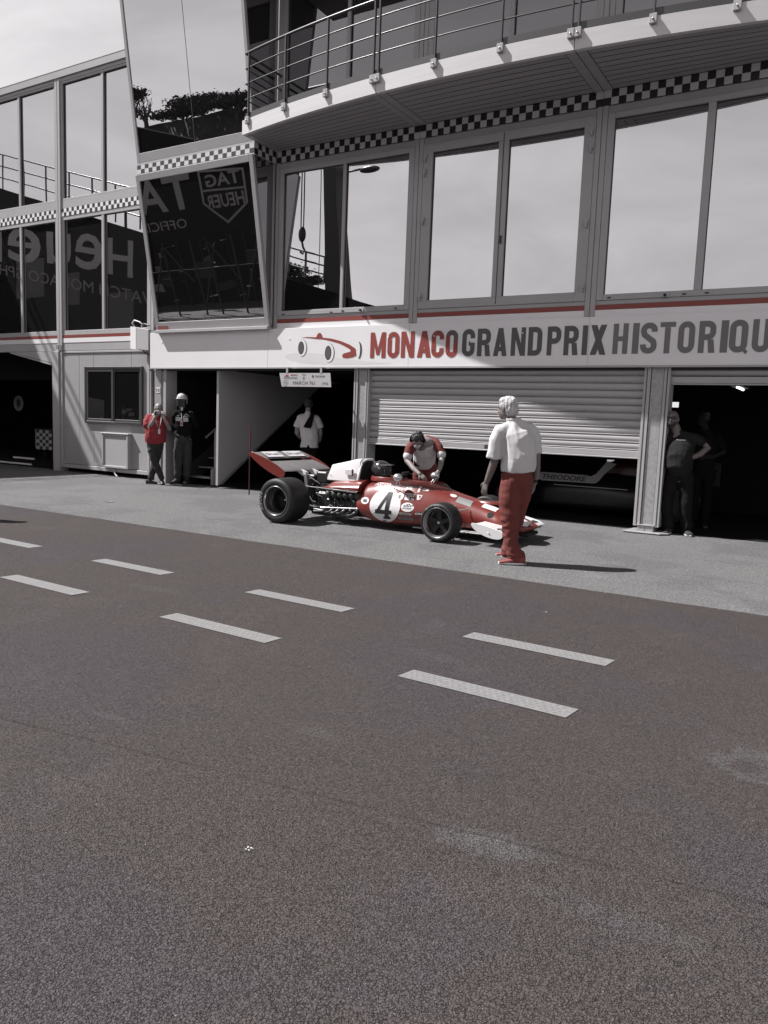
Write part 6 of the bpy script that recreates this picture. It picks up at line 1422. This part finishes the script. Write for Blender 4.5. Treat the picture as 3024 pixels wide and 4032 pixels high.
# ---------------------------------------------------------------- person 7: dark figure further inside
def person_shadow():
    p = thing('person', 'dimly seen person in dark clothes deep in the right garage', 'person', (-1.98, 13.15, 0.01), .14)
    sd = (1, 0, 0); q = MB()
    chain(q, [(0, 0, .90, .15, .11), (0, 0, 1.15, .15, .12), (0, 0, 1.40, .17, .11), (0, 0, 1.50, .1, .07)], sd); chain(q, [(0, 0, 1.5, .055), (-.03, -.02, 1.62, .053)], sd); hc = (-.06, -.03, 1.70); head(q, hc, (-.6, -1, -.1))
    chain(q, [(-.18, 0, 1.42, .055), (-.22, -.03, 1.15, .045), (-.12, -.15, 1.10, .034)], sd); hand(q, (-.12, -.15, 1.10), (1, -.3, 0), (0, -1, 0), (0, 0, 1))
    chain(q, [(.18, 0, 1.42, .055), (.28, .0, 1.2, .045), (.12, -.14, 1.12, .034)], sd); hand(q, (.12, -.14, 1.12), (-1, -.3, 0), (0, -1, 0), (0, 0, 1))
    for x in (-.09, .09): chain(q, [(x, 0, .9, .095), (x, 0, .5, .06), (x, .02, .1, .043)], sd)
    remeshed(q, 'body', mat('gloom_darkened_skin', .02, .8, spec=.1), p, .011, 2)  # skin colour darkened to imitate the gloom inside the garage
    q = MB(); q.ball((hc[0]+.02, hc[1]+.03, hc[2]+.04), (.09, .10, .09)); remeshed(q, 'hair', P['hair_d'], p, .01, 1)
    q = MB(); chain(q, [(0, 0, .92, .17, .13), (0, 0, 1.2, .18, .14), (0, 0, 1.42, .18, .12), (0, 0, 1.5, .1, .08)], sd); chain(q, [(-.17, 0, 1.42, .075), (-.21, -.02, 1.25, .068)], sd); chain(q, [(.17, 0, 1.42, .075), (.25, 0, 1.28, .068)], sd); remeshed(q, 'shirt', P['blk'], p, .011, 2, .008, 7)
    q = MB(); chain(q, [(0, 0, .95, .165, .13), (0, 0, .86, .165, .13)], sd)
    for x in (-.09, .09): chain(q, [(x, 0, .88, .10, .11), (x, 0, .5, .08), (x, 0, .12, .068)], sd)
    remeshed(q, 'trousers', P['blk'], p, .011, 2); q = MB(); shoe(q, None, (-.09, .05, 0), (-.12, -.2, 0)); shoe(q, None, (.09, .05, 0), (.11, -.2, 0)); q.build('shoes', P['shoe_d'], p, local=True)
person_shadow()

# ---------------------------------------------------------------- driver in the cockpit
def person_driver():
    p = thing('person', 'driver in glossy black full face helmet sitting low in the cockpit of the red car', 'person', (-5.72, CY, 0.30), 0)
    q = MB(); W3 = lambda x, y, z: (x+5.72, y-CY, z-.30); sd = (0, 1, 0)
    chain(q, [(*W3(-5.62, CY, .30), .15, .10), (*W3(-5.70, CY, .45), .16, .10), (*W3(-5.76, CY, .60), .17, .09)], sd); chain(q, [(*W3(-5.76, CY, .62), .055), (*W3(-5.75, CY, .74), .053)], sd); hc = W3(-5.74, CY, .80); head(q, hc, (1, 0, -.05), k=.95)
    for s in (-1, 1):
        chain(q, [(*W3(-5.76, CY+s*.15, .58), .05), (*W3(-5.62, CY+s*.19, .46), .042), (*W3(-5.45, CY+s*.12, .64), .034), (*W3(-5.40, CY+s*.10, .72), .028)], sd); hand(q, W3(-5.40, CY+s*.10, .72), (.6, 0, .5), (-.5, 0, .8), (0, -s, 0), .95, .9)
        chain(q, [(*W3(-5.58, CY+s*.09, .32), .08), (*W3(-5.15, CY+s*.11, .46), .055), (*W3(-4.80, CY+s*.09, .28), .042)], sd)
    remeshed(q, 'body', P['blk'], p, .009, 2)
    c = Vector(hc); q = MB(); q.ball(c+Vector((.0, 0, .012)), (.150, .125, .126), 0, 26, 16); q.ball(c+Vector((.05, 0, -.055)), (.112, .102, .076), 0, 22, 12); h = remeshed(q, 'helmet', P['helmd'], p, .006, 2)
    q = MB(); rr_ = []
    for j in range(5): z = .048-.024*j; r = .150; rr_.append([c+Vector((.012+r*math.cos(a), .130*math.sin(a), z)) for a in [math.radians(-70+140*i/16) for i in range(17)]])
    q.loft(rr_, caps=False, closed=False); q.build('visor', P['visor'], h, local=True)
    q = MB(); pk = [(.045, .105, .068), (.13, .075, .070), (.205, .03, .078), (.205, -.03, .078), (.13, -.075, .070), (.045, -.105, .068)]; q.prism([c+Vector(v) for v in pk], (-.012, 0, .020)); q.build('helmet_peak', mat('grey_peak', .10, .3), h, local=True)
    q = MB()
    for s in (-1, 1): q.ball(c+Vector((.03, s*.116, .035)), (.012, .006, .012), 0, 10, 6)
    q.ball(c+Vector((.08, -.088, -.03)), (.018, .01, .012), 0, 8, 6); q.build('helmet_stud', P['metal'], h, local=True)
person_driver()

src = [o for o in bpy.data.objects if o.get('label', '').startswith('dimly seen')][0]
twin = src.copy(); COL.objects.link(twin); twin.location = (-10.45, 5.60, .01); twin['label'] = 'bystander in dark clothes just beyond the left edge, shadow reaching the road'
for ch in src.children:
    c_ = ch.copy(); COL.objects.link(c_); c_.parent = twin
q = MB(); q.lathe([(.001, .006), (.08, .006), (.083, .010), (.095, .010), (.10, .004)], (-10.41, 8.5, 0), 'Z', 28)
tag(q.build('drain_cover', mat('worn_iron', .10, .6)), 'small round iron cover set in the pale asphalt left of the car', 'drain cover')
